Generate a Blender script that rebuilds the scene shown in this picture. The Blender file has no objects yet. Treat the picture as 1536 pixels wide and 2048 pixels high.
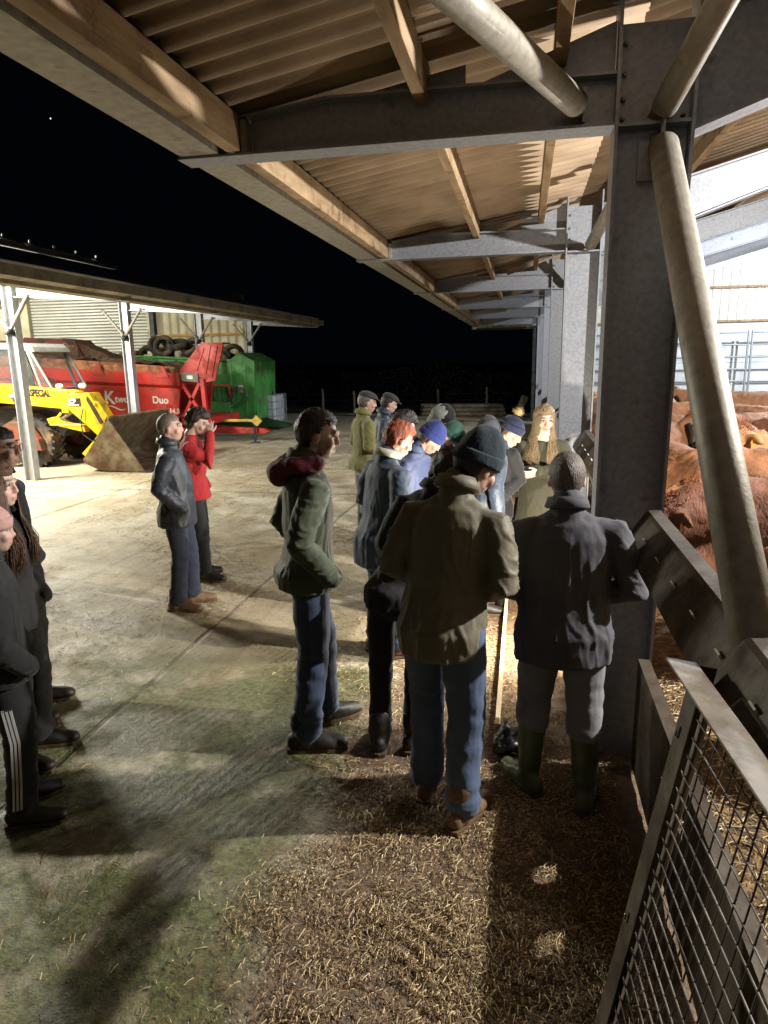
import bpy, bmesh, math, random
from math import radians, sin, cos, pi
from mathutils import Vector, Matrix, Euler, noise
random.seed(7)
S = bpy.context.scene
COL = S.collection
# ------------------------------------------------------------ camera, world, lights
cam_d = bpy.data.cameras.new('camera'); cam = bpy.data.objects.new('camera', cam_d); COL.objects.link(cam)
cam_d.sensor_fit = 'VERTICAL'; cam_d.sensor_height = 36.0; cam_d.lens = 36.0 * 1365 / 2048
cam_d.clip_end = 2000; cam_d.clip_start = 0.05
YAW, PITCH, ROLL = radians(11.6), radians(12.6), radians(-1.0)
fw = Vector((-sin(YAW) * cos(PITCH), cos(YAW) * cos(PITCH), -sin(PITCH)))
rt = Vector((cos(YAW), sin(YAW), 0)); up = rt.cross(fw)
R_ = rt * cos(ROLL) + up * sin(ROLL); U_ = up * cos(ROLL) - rt * sin(ROLL)
cam.matrix_world = Matrix(((R_.x, U_.x, -fw.x, 0), (R_.y, U_.y, -fw.y, 0), (R_.z, U_.z, -fw.z, 2.1), (0, 0, 0, 1)))
S.camera = cam
S.view_settings.view_transform = 'Standard'; S.view_settings.look = 'None'
S.view_settings.exposure = 0.62; S.view_settings.gamma = 1.0
W = bpy.data.worlds.new("World"); S.world = W; W.use_nodes = True
bg = W.node_tree.nodes['Background']; bg.inputs['Color'].default_value = (0.006, 0.010, 0.018, 1); bg.inputs['Strength'].default_value = 0.06
try:
    S.cycles.max_bounces = 6; S.cycles.diffuse_bounces = 3; S.cycles.glossy_bounces = 3
    S.cycles.transparent_max_bounces = 8; S.cycles.caustics_reflective = False; S.cycles.caustics_refractive = False
    S.cycles.sample_clamp_indirect = 4
except Exception: pass

# ------------------------------------------------------------ materials
def hx(r, g, b):
    f = lambda c: (c / 255 / 12.92) if c / 255 <= 0.04045 else ((c / 255 + 0.055) / 1.055) ** 2.4
    return (f(r), f(g), f(b), 1)
MATS = {}
def mat(name, c1, c2=None, rough=.7, metal=0., scale=6., detail=6., bump=.0, bscale=60., contrast=.5, stretch=(1, 1, 1), vcol=False, spec=.5, trans=0., sheen=0., dirt=None, dscale=2.2, demand=.55, emit=0, alpha=1.0):
    if name in MATS: return MATS[name]
    m = bpy.data.materials.new(name); m.use_nodes = True; n = m.node_tree.nodes; l = m.node_tree.links
    b = n['Principled BSDF']; b.inputs['Roughness'].default_value = rough; b.inputs['Metallic'].default_value = metal
    b.inputs['Specular IOR Level'].default_value = spec
    if sheen: b.inputs['Sheen Weight'].default_value = sheen
    if trans: b.inputs['Transmission Weight'].default_value = trans
    if alpha < 1: b.inputs['Alpha'].default_value = alpha
    if emit: b.inputs['Emission Color'].default_value = c1; b.inputs['Emission Strength'].default_value = emit
    tc = n.new('ShaderNodeTexCoord'); mp = n.new('ShaderNodeMapping'); mp.inputs['Scale'].default_value = stretch
    l.new(tc.outputs['Object'], mp.inputs['Vector'])
    nz = n.new('ShaderNodeTexNoise'); nz.inputs['Scale'].default_value = scale; nz.inputs['Detail'].default_value = detail
    l.new(mp.outputs[0], nz.inputs['Vector'])
    rp = n.new('ShaderNodeValToRGB'); rp.color_ramp.elements[0].position = .5 - contrast * .4; rp.color_ramp.elements[1].position = .5 + contrast * .4
    c2 = c2 or tuple(x * .7 for x in c1[:3]) + (1,)
    rp.color_ramp.elements[0].color = c2; rp.color_ramp.elements[1].color = c1
    l.new(nz.outputs['Fac'], rp.inputs['Fac']); out = rp.outputs['Color']
    if vcol:
        at = n.new('ShaderNodeVertexColor'); at.layer_name = 'Col'
        mx = n.new('ShaderNodeMix'); mx.data_type = 'RGBA'; mx.blend_type = 'MULTIPLY'; mx.inputs[0].default_value = 1
        l.new(out, mx.inputs[6]); l.new(at.outputs['Color'], mx.inputs[7]); out = mx.outputs[2]
    if dirt:
        nd = n.new('ShaderNodeTexNoise'); nd.inputs['Scale'].default_value = dscale; nd.inputs['Detail'].default_value = 8; nd.inputs['Roughness'].default_value = .65
        l.new(tc.outputs['Object'], nd.inputs['Vector'])
        rd = n.new('ShaderNodeValToRGB'); rd.color_ramp.elements[0].position = demand - .08; rd.color_ramp.elements[1].position = demand + .1
        l.new(nd.outputs['Fac'], rd.inputs['Fac'])
        mx = n.new('ShaderNodeMix'); mx.data_type = 'RGBA'; l.new(rd.outputs['Color'], mx.inputs[0]); l.new(out, mx.inputs[6]); mx.inputs[7].default_value = dirt; out = mx.outputs[2]
        ma = n.new('ShaderNodeMath'); ma.operation = 'MULTIPLY_ADD'; l.new(rd.outputs['Color'], ma.inputs[0]); ma.inputs[1].default_value = .9 - rough; ma.inputs[2].default_value = rough
        l.new(ma.outputs[0], b.inputs['Roughness'])
    l.new(out, b.inputs['Base Color'])
    if bump:
        nb = n.new('ShaderNodeTexNoise'); nb.inputs['Scale'].default_value = bscale; nb.inputs['Detail'].default_value = 5
        l.new(mp.outputs[0], nb.inputs['Vector'])
        bp = n.new('ShaderNodeBump'); bp.inputs['Strength'].default_value = bump; bp.inputs['Distance'].default_value = .01
        l.new(nb.outputs['Fac'], bp.inputs['Height']); l.new(bp.outputs[0], b.inputs['Normal'])
    MATS[name] = m; return m
galv = mat('galvanised steel', hx(152, 156, 164), hx(130, 134, 142), rough=.5, metal=.4, scale=38, bump=.12, bscale=60, dirt=hx(104, 100, 94), dscale=7, demand=.69)
galvd = mat('dirty galvanised steel', hx(158, 154, 144), hx(132, 127, 116), rough=.55, metal=.3, scale=22, bump=.15, bscale=60, dirt=hx(96, 84, 68), dscale=9, demand=.66)
timber = mat('rough sawn timber', hx(166, 144, 114), hx(120, 98, 72), rough=.85, scale=5, stretch=(3, .6, 3), bump=.3, bscale=30, dirt=hx(84, 56, 34), dscale=7, demand=.63)
fibre = mat('fibre cement roof sheet', hx(158, 138, 114), hx(124, 106, 86), rough=.9, scale=3, bump=.15, bscale=50)
steel_dark = mat('dark steel', hx(70, 70, 70), hx(46, 45, 44), rough=.5, metal=.5, scale=8, bump=.1)
bolt_m = mat('bolt steel', hx(150, 150, 148), rough=.35, metal=.8)
white_clad = mat('white cladding', hx(214, 214, 206), hx(188, 186, 176), rough=.6, scale=3)
cream_clad = mat('cream cladding', hx(206, 200, 170), hx(176, 168, 136), rough=.6, scale=2, dirt=hx(150, 138, 104), dscale=1.5, demand=.66)
rubber = mat('tyre rubber', hx(52, 48, 44), hx(30, 28, 27), rough=.8, scale=8, bump=.3, dirt=hx(112, 92, 66), dscale=3, demand=.56)
black_rub = mat('black rubber', hx(44, 42, 42), hx(26, 26, 27), rough=.6, scale=8)
yellow = mat('yellow paint', hx(232, 190, 22), hx(212, 166, 16), rough=.42, scale=4, dirt=hx(126, 98, 52), dscale=3.3, demand=.59)
red = mat('red paint', hx(196, 42, 32), hx(166, 32, 26), rough=.45, scale=3, dirt=hx(122, 56, 38), dscale=2.2, demand=.55)
redm = mat('red paint caked in muck', hx(130, 30, 24), hx(84, 24, 20), rough=.7, scale=3, dirt=hx(56, 34, 24), dscale=1.5, demand=.44)
muck = mat('muck', hx(96, 66, 44), hx(56, 38, 26), rough=.9, scale=7, bump=.6, bscale=25)
board_m = mat('muddy board', hx(168, 112, 76), hx(110, 66, 44), rough=.85, scale=5, stretch=(1, 1, 3), dirt=hx(66, 44, 30), dscale=4, demand=.55, bump=.3)
green = mat('green paint', hx(72, 150, 70), hx(54, 122, 54), rough=.48, scale=3, dirt=hx(70, 88, 50), dscale=2.4, demand=.56)
bucket_m = mat('scuffed bucket steel', hx(132, 120, 96), hx(94, 82, 62), rough=.55, metal=.35, scale=5, bump=.35, bscale=22, dirt=hx(92, 64, 40), dscale=3.5, demand=.5)
white_txt = mat('white lettering', hx(225, 220, 212), rough=.5)
black_txt = mat('black lettering', hx(32, 30, 28), rough=.5)
plastic_w = mat('white plastic tank', hx(205, 212, 218), hx(180, 190, 200), rough=.4)
glass = mat('cab glass', hx(120, 125, 125), rough=.08, alpha=.16)
lampglass = mat('lamp lens', hx(230, 230, 225), rough=.15, spec=.8)

# ------------------------------------------------------------ mesh helpers
def obj(name, bm, m, parent=None, smooth=False, bevel=0):
    me = bpy.data.meshes.new(name); bmesh.ops.recalc_face_normals(bm, faces=bm.faces); bm.to_mesh(me); bm.free()
    o = bpy.data.objects.new(name, me); COL.objects.link(o)
    if m: me.materials.append(m)
    if smooth: me.polygons.foreach_set('use_smooth', [True] * len(me.polygons))
    if parent: o.parent = parent
    if bevel:
        md = o.modifiers.new('b', 'BEVEL'); md.width = bevel; md.segments = 2; md.limit_method = 'ANGLE'; md.angle_limit = .7
    return o
def thing(name, label, cat, loc=(0, 0, 0), rz=0, group=None):
    o = bpy.data.objects.new(name, None); COL.objects.link(o); o.location = loc; o.rotation_euler = (0, 0, rz)
    o.empty_display_size = .2
    return tag(o, label, cat, group)
def tag(o, label=None, cat=None, group=None, kind=None):
    if label: o['label'] = label
    if cat: o['category'] = cat
    if group: o['group'] = group
    if kind: o['kind'] = kind
    return o
def BM(): return bmesh.new()
def box(bm, x0, x1, y0, y1, z0, z1, M=None):
    v = [bm.verts.new(((x0, x1)[i & 1], (y0, y1)[(i >> 1) & 1], (z0, z1)[(i >> 2) & 1])) for i in range(8)]
    if M:
        for a in v: a.co = M @ a.co
    for f in ((0, 1, 3, 2), (4, 6, 7, 5), (0, 4, 5, 1), (2, 3, 7, 6), (0, 2, 6, 4), (1, 5, 7, 3)): bm.faces.new([v[i] for i in f])
    return bm
def bar(bm, p, q, w, h, upv=(0, 0, 1)):
    p, q = Vector(p), Vector(q); d = q - p; L = d.length; d.normalize(); u = Vector(upv)
    s = d.cross(u); s.normalize(); u = s.cross(d)
    vs = []
    for e in (p, q):
        for a, b in ((-1, -1), (1, -1), (1, 1), (-1, 1)): vs.append(bm.verts.new(e + s * a * w / 2 + u * b * h / 2))
    for i in range(4): bm.faces.new((vs[i], vs[(i + 1) % 4], vs[4 + (i + 1) % 4], vs[4 + i]))
    bm.faces.new(vs[:4][::-1]); bm.faces.new(vs[4:])
    return bm
def prism(bm, pts, a, b, axis='y'):
    """pts polygon (u,v); extruded along axis from a to b. axis y: (x,z); axis x: (y,z); axis z: (x,y)"""
    def mk(u, v, t): return {'y': (u, t, v), 'x': (t, u, v), 'z': (u, v, t)}[axis]
    A = [bm.verts.new(mk(u, v, a)) for u, v in pts]; B = [bm.verts.new(mk(u, v, b)) for u, v in pts]; n = len(pts)
    bm.faces.new(A); bm.faces.new(B[::-1])
    for i in range(n): bm.faces.new((A[i], B[i], B[(i + 1) % n], A[(i + 1) % n]))
    return bm
def tube(bm, pts, rads, seg=12, cap=True, ref=None, flat=False):
    pts = [Vector(p) for p in pts]; n = len(pts)
    if not isinstance(rads, (list, tuple)): rads = [rads] * n
    rads = [r if isinstance(r, (list, tuple)) else (r, r) for r in rads]
    tang = []
    for i in range(n):
        t = (pts[min(i + 1, n - 1)] - pts[max(i - 1, 0)]); t.normalize(); tang.append(t)
    ref = Vector(ref) if ref else (Vector((0, 1, 0)) if abs(tang[0].y) < .8 else Vector((0, 0, 1)))
    sect = []
    if cap:
        for k in (.0, .55, .87): sect.append((0, k, -1))
    else: sect.append((0, 1, 0))
    seq = []
    if cap:
        for k, h in ((.25, .97), (.7, .71), (.95, .3)): seq.append((pts[0] - tang[0] * (min(rads[0]) * h), rads[0], k, tang[0]))
    for i in range(n): seq.append((pts[i], rads[i], 1, tang[i]))
    if cap:
        for k, h in (((.95, .3), (.7, .71), (.25, .97)) if not flat else ((.97, .06), (.8, .08), (.3, .09))): seq.append((pts[-1] + tang[-1] * (min(rads[-1]) * h), rads[-1], k, tang[-1]))
    rings = []
    for p, r, k, t in seq:
        s = t.cross(ref); s = s.normalized() if s.length > 1e-5 else Vector((1, 0, 0)); u = s.cross(t)
        rings.append([bm.verts.new(p + s * (cos(2 * pi * j / seg) * r[0] * k) + u * (sin(2 * pi * j / seg) * r[1] * k)) for j in range(seg)])
    for a, b in zip(rings, rings[1:]):
        for j in range(seg): bm.faces.new((a[j], a[(j + 1) % seg], b[(j + 1) % seg], b[j]))
    bm.faces.new(rings[0][::-1]); bm.faces.new(rings[-1])
    return bm
def ell(bm, c, r, M=None, seg=16, rg=10):
    c = Vector(c); rows = []
    for i in range(rg + 1):
        th = pi * i / rg
        if i in (0, rg): 
            rows.append([Vector((0, 0, cos(th) * r[2]))])
        else: rows.append([Vector((sin(th) * cos(2 * pi * j / seg) * r[0], sin(th) * sin(2 * pi * j / seg) * r[1], cos(th) * r[2])) for j in range(seg)])
    V = [[bm.verts.new(c + (M @ v if M else v)) for v in row] for row in rows]
    for i in range(rg):
        a, b = V[i], V[i + 1]
        for j in range(seg):
            if len(a) == 1: bm.faces.new((a[0], b[j], b[(j + 1) % seg]))
            elif len(b) == 1: bm.faces.new((a[j], b[0], a[(j + 1) % seg]))
            else: bm.faces.new((a[j], b[j], b[(j + 1) % seg], a[(j + 1) % seg]))
    return bm
def ring_torus(bm, c, R, r, axis=(0, 0, 1), seg=20, sec=8, squash=1.0):
    c = Vector(c); ax = Vector(axis).normalized(); a = ax.orthogonal().normalized(); b = ax.cross(a)
    rr = []
    for i in range(seg):
        t = 2 * pi * i / seg; d = a * cos(t) + b * sin(t)
        rr.append([bm.verts.new(c + d * (R + r * cos(2 * pi * k / sec)) + ax * (r * squash * sin(2 * pi * k / sec))) for k in range(sec)])
    for i in range(seg):
        A, B = rr[i], rr[(i + 1) % seg]
        for k in range(sec): bm.faces.new((A[k], B[k], B[(k + 1) % sec], A[(k + 1) % sec]))
    return bm
def solid(name, bm, m, parent, voxel=.012, sm=3, disp=None, colf=None):
    """union the closed lumps of bm into one continuous skin"""
    me = bpy.data.meshes.new('tmp'); bmesh.ops.recalc_face_normals(bm, faces=bm.faces); bm.to_mesh(me); bm.free()
    t = bpy.data.objects.new('tmp', me); COL.objects.link(t)
    md = t.modifiers.new('r', 'REMESH'); md.mode = 'VOXEL'; md.voxel_size = voxel; md.use_smooth_shade = True
    if sm: ms = t.modifiers.new('s', 'SMOOTH'); ms.iterations = sm; ms.factor = .5
    dg = bpy.context.evaluated_depsgraph_get(); dg.update()
    out = bpy.data.meshes.new_from_object(t.evaluated_get(dg)); bpy.data.objects.remove(t); bpy.data.meshes.remove(me)
    out.name = name; out.materials.clear(); out.materials.append(m)
    if disp:
        nv = [v.normal.copy() for v in out.vertices]
        for v, nn in zip(out.vertices, nv): v.co = v.co + nn * disp(v.co, nn)
    if colf:
        ca = out.color_attributes.new('Col', 'FLOAT_COLOR', 'POINT')
        for i, v in enumerate(out.vertices):
            c = colf(v.co); ca.data[i].color = (c[0], c[1], c[2], 1)
    o = bpy.data.objects.new(name, out); COL.objects.link(o); o.parent = parent
    return o
def letters(name, txt, size, m, parent, loc, rot, ext=.004, bold=0.0, sx=1.0, shear=0):
    cu = bpy.data.curves.new('t', 'FONT'); cu.body = txt; cu.size = size; cu.extrude = ext; cu.offset = bold; cu.shear = shear
    t = bpy.data.objects.new('t', cu); COL.objects.link(t); dg = bpy.context.evaluated_depsgraph_get(); dg.update()
    me = bpy.data.meshes.new_from_object(t.evaluated_get(dg)); bpy.data.objects.remove(t)
    me.materials.clear(); me.materials.append(m)
    o = bpy.data.objects.new(name, me); COL.objects.link(o); o.parent = parent; o.location = loc; o.rotation_euler = rot; o.scale = (sx, 1, 1)
    return o
def copy_tree(o, parent=None):
    c = o.copy(); COL.objects.link(c); c.parent = parent
    for ch in list(o.children): copy_tree(ch, c)
    return c
# ------------------------------------------------------------ ground
def ground_mat():
    m = bpy.data.materials.new('concrete yard'); m.use_nodes = True; n = m.node_tree.nodes; l = m.node_tree.links; b = n['Principled BSDF']
    tc = n.new('ShaderNodeTexCoord'); P = tc.outputs['Object']
    sep = n.new('ShaderNodeSeparateXYZ'); l.new(P, sep.inputs[0])
    def nz(s, d=6, r=.6, vec=P):
        a = n.new('ShaderNodeTexNoise'); a.inputs['Scale'].default_value = s; a.inputs['Detail'].default_value = d; a.inputs['Roughness'].default_value = r; l.new(vec, a.inputs['Vector']); return a.outputs['Fac']
    def M(op, a, b_=None, c=None):
        q = n.new('ShaderNodeMath'); q.operation = op
        for i, x in enumerate((a, b_, c)):
            if x is None: continue
            if isinstance(x, (int, float)): q.inputs[i].default_value = x
            else: l.new(x, q.inputs[i])
        return q.outputs[0]
    def ss(x, a, b_):
        q = n.new('ShaderNodeMapRange'); q.interpolation_type = 'SMOOTHSTEP'; l.new(x, q.inputs[0]); q.inputs[1].default_value = a; q.inputs[2].default_value = b_; return q.outputs[0]
    def mix(f, a, b_):
        q = n.new('ShaderNodeMix'); q.data_type = 'RGBA'
        if isinstance(f, float): q.inputs[0].default_value = f
        else: l.new(f, q.inputs[0])
        for s, x in ((6, a), (7, b_)):
            if isinstance(x, tuple): q.inputs[s].default_value = x
            else: l.new(x, q.inputs[s])
        return q.outputs[2]
    X, Y = sep.outputs[0], sep.outputs[1]
    big = nz(.55, 5); mid = nz(2.6, 6); fine = nz(26, 6, .7); vf = nz(110, 3)
    c = mix(ss(mid, .35, .65), hx(172, 163, 142), hx(206, 198, 178))
    c = mix(ss(big, .42, .62), c, hx(170, 156, 128))
    c = mix(M('MULTIPLY', ss(fine, .5, .72), .7), c, hx(122, 106, 82))
    mot = nz(5.5, 9, .78); c = mix(M('MULTIPLY', ss(mot, .52, .64), .38), c, hx(130, 112, 84)); c = mix(M('MULTIPLY', ss(nz(1.7, 8, .75), .56, .66), .4), c, hx(146, 122, 86)); c = mix(M('MULTIPLY', ss(nz(60, 4, .8), .60, .70), .7), c, hx(70, 54, 38))
    # algae-green strip near the eave drip
    gx = M('MULTIPLY', ss(M('ADD', X, M('MULTIPLY', M('SUBTRACT', mid, .5), 1.6)), -3.6, -2.6), M('SUBTRACT', 1.0, ss(M('ADD', X, M('MULTIPLY', M('SUBTRACT', mid, .5), .5)), -1.0, -.75)))
    gy = M('SUBTRACT', 1.0, ss(M('ADD', Y, M('MULTIPLY', M('SUBTRACT', big, .5), 3.)), 3.8, 5.4))
    gm = M('MULTIPLY', M('MULTIPLY', gx, gy), ss(nz(1.9, 7, .7), .30, .52))
    c = mix(M('MULTIPLY', gm, .9), c, mix(ss(fine, .4, .6), hx(48, 56, 22), hx(98, 106, 54)))
    # dung and damp brown strip beside the feed fence
    bx = ss(M('ADD', X, M('MULTIPLY', M('SUBTRACT', nz(3.5, 7, .7), .5), 1.1)), -1.05, -.7)
    bm_ = M('MULTIPLY', bx, M('SUBTRACT', 1.0, ss(Y, 7.5, 12)))
    br = mix(ss(fine, .38, .62), hx(62, 46, 34), hx(126, 96, 68))
    c = mix(M('MULTIPLY', bm_, .9), c, br)
    # scattered muck patches
    pk = ss(nz(1.15, 8, .72), .56, .66); c = mix(M('MULTIPLY', pk, .4), c, hx(104, 84, 60))
    mpp = n.new('ShaderNodeMapping'); mpp.inputs['Scale'].default_value = (3.2, .22, 1); mpp.inputs['Rotation'].default_value = (0, 0, radians(-28)); l.new(P, mpp.inputs[0]); stk = nz(1.6, 7, .7, mpp.outputs[0]); c = mix(M('MULTIPLY', ss(stk, .52, .66), .4), c, hx(112, 94, 68))
    # slab joints
    w1 = M('MULTIPLY', M('SUBTRACT', nz(1.5, 4), .5), .05)
    def joint(coord, at, wd):
        d = M('ABSOLUTE', M('SUBTRACT', M('ADD', coord, w1), at)); return M('SUBTRACT', 1.0, ss(d, wd * .4, wd))
    js = joint(X, -2.42, .028)
    js = M('MAXIMUM', js, joint(X, -6.7, .05))
    js = M('MAXIMUM', js, joint(Y, 10.4, .04)); js = M('MAXIMUM', js, joint(Y, -1.6, .03))
    js = M('MULTIPLY', js, ss(nz(1.1, 5, .7), .33, .5))
    c = mix(M('MULTIPLY', js, .5), c, hx(48, 36, 26))
    # cattle bedding inside the shed
    inx = ss(X, .62, .7); ib = mix(ss(nz(14, 8, .75), .42, .6), hx(52, 38, 26), hx(134, 104, 60))
    c = mix(inx, c, ib)
    # beyond the yard: rough field
    far = ss(M('ADD', Y, M('MULTIPLY', big, 2.)), 27.5, 28.5); c = mix(far, c, hx(60, 62, 40))
    l.new(c, b.inputs['Base Color'])
    l.new(M('MULTIPLY_ADD', ss(mid, .4, .65), .35, .5), b.inputs['Roughness'])
    # bump: tamped ridges across slabs, grit, tyre prints
    wv = n.new('ShaderNodeTexWave'); wv.wave_type = 'BANDS'; wv.bands_direction = 'DIAGONAL'; wv.inputs['Scale'].default_value = 7.5; wv.inputs['Distortion'].default_value = 2.5; wv.inputs['Detail'].default_value = 3; wv.inputs['Detail Scale'].default_value = 1.2
    mp = n.new('ShaderNodeMapping'); mp.inputs['Rotation'].default_value = (0, 0, radians(62)); l.new(P, mp.inputs[0]); l.new(mp.outputs[0], wv.inputs['Vector'])
    tamp = M('MULTIPLY', wv.outputs['Fac'], M('MULTIPLY', M('SUBTRACT', 1.0, bx), ss(nz(.9, 4), .4, .6)))
    h = M('ADD', M('MULTIPLY', fine, 1.3), M('MULTIPLY', vf, .35)); h = M('ADD', h, M('MULTIPLY', tamp, .22)); h = M('SUBTRACT', h, M('MULTIPLY', js, 1.0))
    rough_in = M('MULTIPLY', nz(9, 8, .75), 3.0); h = M('ADD', h, M('MULTIPLY', rough_in, M('MAXIMUM', inx, M('MULTIPLY', bm_, .6))))
    bp = n.new('ShaderNodeBump'); bp.inputs['Strength'].default_value = .5; bp.inputs['Distance'].default_value = .022; l.new(h, bp.inputs['Height']); l.new(bp.outputs[0], b.inputs['Normal'])
    return m
g = BM()
# one sheet: fine cells near the camera, coarse to the horizon
def axis_pts(lo, hi, step, far): 
    a = []; t = lo
    while t <= hi: a.append(t); t += step
    return [-far, -far * .3, lo - 12] + a + [hi + 12, far * .3, far]
xs = axis_pts(-4.2, 2.2, .04, 300); ys = axis_pts(1.0, 8.2, .04, 300)
def gz(x, y):
    if not (-4.1 < x < 2.1 and 1.1 < y < 8.1): return 0
    e = min(1, (x + 4.1) / .5, (2.1 - x) / .5, (y - 1.1) / .3, (8.1 - y) / .6)
    k = max(0, min(1, (x + 1.1) / .4))
    z = .006 * noise.noise(Vector((x * 1.3, y * 1.3, 0))) + k * .012 * noise.noise(Vector((x * 7, y * 7, 3))) + k * .006 * noise.noise(Vector((x * 17, y * 17, 3)))
    # tyre prints
    if -.62 < x < -.18 and y < 2.35:
        w = min(1, (x + .62) / .08, (-.18 - x) / .08, (2.35 - y) / .2)
        z += w * (-.012 + .016 * max(0, sin((y + abs(x + .4) * .8) * 75)))
    return z * e
gv = [[g.verts.new((x, y, gz(x, y))) for x in xs] for y in ys]
for j in range(len(ys) - 1):
    for i in range(len(xs) - 1): g.faces.new((gv[j][i], gv[j][i + 1], gv[j + 1][i + 1], gv[j + 1][i]))
tag(obj('ground', g, ground_mat(), smooth=True), kind='structure')

# straw
def straw(name, specs, label, seed):
    rnd = random.Random(seed); V = []; F = []
    for (x0, x1, y0, y1, n, L0, L1, wd, zj, fx) in specs:
        for _ in range(n):
            for _t in range(6):
                x = rnd.uniform(x0, x1); y = rnd.uniform(y0, y1)
                if fx is None or rnd.random() < fx(x, y): break
            else: continue
            L = rnd.uniform(L0, L1) * rnd.choice((.35, .5, .7, 1, 1)) * (1.9 if rnd.random() < .03 else 1); a = rnd.uniform(0, pi); t = rnd.uniform(-.04, .16) ; w = wd * rnd.uniform(.6, 1.3)
            d = Vector((cos(a), sin(a), 0)); s = Vector((-sin(a), cos(a), 0)); z = gz(x, y) + .003 + rnd.random() * zj
            bend = rnd.uniform(-.05, .05) * L
            p = [Vector((x, y, z)) - d * L / 2, Vector((x, y, z + .004)) + s * bend, Vector((x, y, z + abs(t) * L * .5)) + d * L / 2]
            b0 = len(V)
            for q in p: V.append(q - s * w / 2); V.append(q + s * w / 2); V.append(q + Vector((0, 0, w * .5)))
            for k in (0, 3): 
                F.append((b0 + k, b0 + k + 3, b0 + k + 5, b0 + k + 2)); F.append((b0 + k + 2, b0 + k + 5, b0 + k + 4, b0 + k + 1))
    me = bpy.data.meshes.new(name); me.from_pydata(V, [], F); 
    m = bpy.data.materials.new(name); m.use_nodes = True; nn = m.node_tree.nodes; ll = m.node_tree.links; b = nn['Principled BSDF']; b.inputs['Roughness'].default_value = .6
    ge = nn.new('ShaderNodeNewGeometry'); rp = nn.new('ShaderNodeValToRGB'); rp.color_ramp.elements[0].color = hx(78, 60, 44); rp.color_ramp.elements[1].color = hx(238, 222, 172)
    e = rp.color_ramp.elements.new(.6); e.color = hx(158, 130, 92); ll.new(ge.outputs['Random Per Island'], rp.inputs[0]); ll.new(rp.outputs[0], b.inputs['Base Color'])
    me.materials.append(m); o = bpy.data.objects.new(name, me); COL.objects.link(o); tag(o, label, 'straw', kind='stuff'); return o
def dens(x, y): return max(.02, min(1, (x + .98 + .3 * noise.noise(Vector((x * 1.5, y * 1.5, 0)))) / .5)) * (.28 + .72 * max(0, min(1, .5 + 2.0 * noise.noise(Vector((x * 2.6, y * 2.6, 5))) + .8 * noise.noise(Vector((x * 9, y * 9, 5))))))
def patchy(x, y): return max(.06, min(1, .25 + 1.8 * noise.noise(Vector((x * .8, y * .8, 2)))))
straw('straw', [(-1.3, .5, 1.15, 3.2, 26000, .006, .016, .0042, .008, dens), (-1.3, .5, 1.15, 2.9, 19000, .018, .055, .0032, .010, dens), (-1.3, .5, 2.9, 5, 9000, .018, .055, .0034, .008, dens), (-1.3, .3, 5, 9, 4200, .02, .06, .0045, .006, patchy),
               (-4, -1, 1.2, 4, 1100, .015, .06, .003, .003, patchy), (-6, -1, 4, 9, 13000, .015, .055, .0038, .005, patchy), (-9, 0, 9, 16, 5000, .03, .08, .007, .005, patchy)],
      'chopped golden straw strewn over the concrete yard beside the feed fence', 3)
straw('straw_bedding', [(.72, 1.6, .6, 4.5, 7000, .02, .09, .005, .03, None), (.75, 6, 4.5, 9, 5000, .03, .1, .007, .05, patchy), (.8, 10, 9, 22, 4000, .05, .14, .014, .1, patchy)],
      'trampled straw bedding on the muck inside the cattle pen', 4)

# ------------------------------------------------------------ cattle shed
shed = thing('cattle_shed', 'steel framed cattle shed with cantilevered canopy and corrugated roof along the right', 'shed', (.55, 9, 0))
def sp(name, bm, m, smooth=False, bevel=0, parent=None):
    p = parent or shed
    o = obj(name, bm, m, p, smooth, bevel)
    if p is shed: o.location = (-.55, -9, 0)
    return o
BAY = 3.75; FY = [3.5 + BAY * i for i in range(-2, 6)]; YE = 23.6; YS = -5.2
def roofz(x): return 3.25 + (x + 1.345) * .17 if x < .5 else 3.25 + 1.845 * .17 + (x - .5) * .27
def ibeam_x(bm, x0, x1, zb0, zt0, zb1, zt1, y, w=.15, t=.012):
    prism(bm, [(x0, zb0 + t), (x1, zb1 + t), (x1, zt1 - t), (x0, zt0 - t)], y - .005, y + .005)
    for (a, b_) in (((x0, zb0), (x1, zb1)), ((x0, zt0 - t), (x1, zt1 - t))):
        prism(bm, [a, b_, (b_[0], b_[1] + t), (a[0], a[1] + t)], y - w / 2, y + w / 2)
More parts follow.
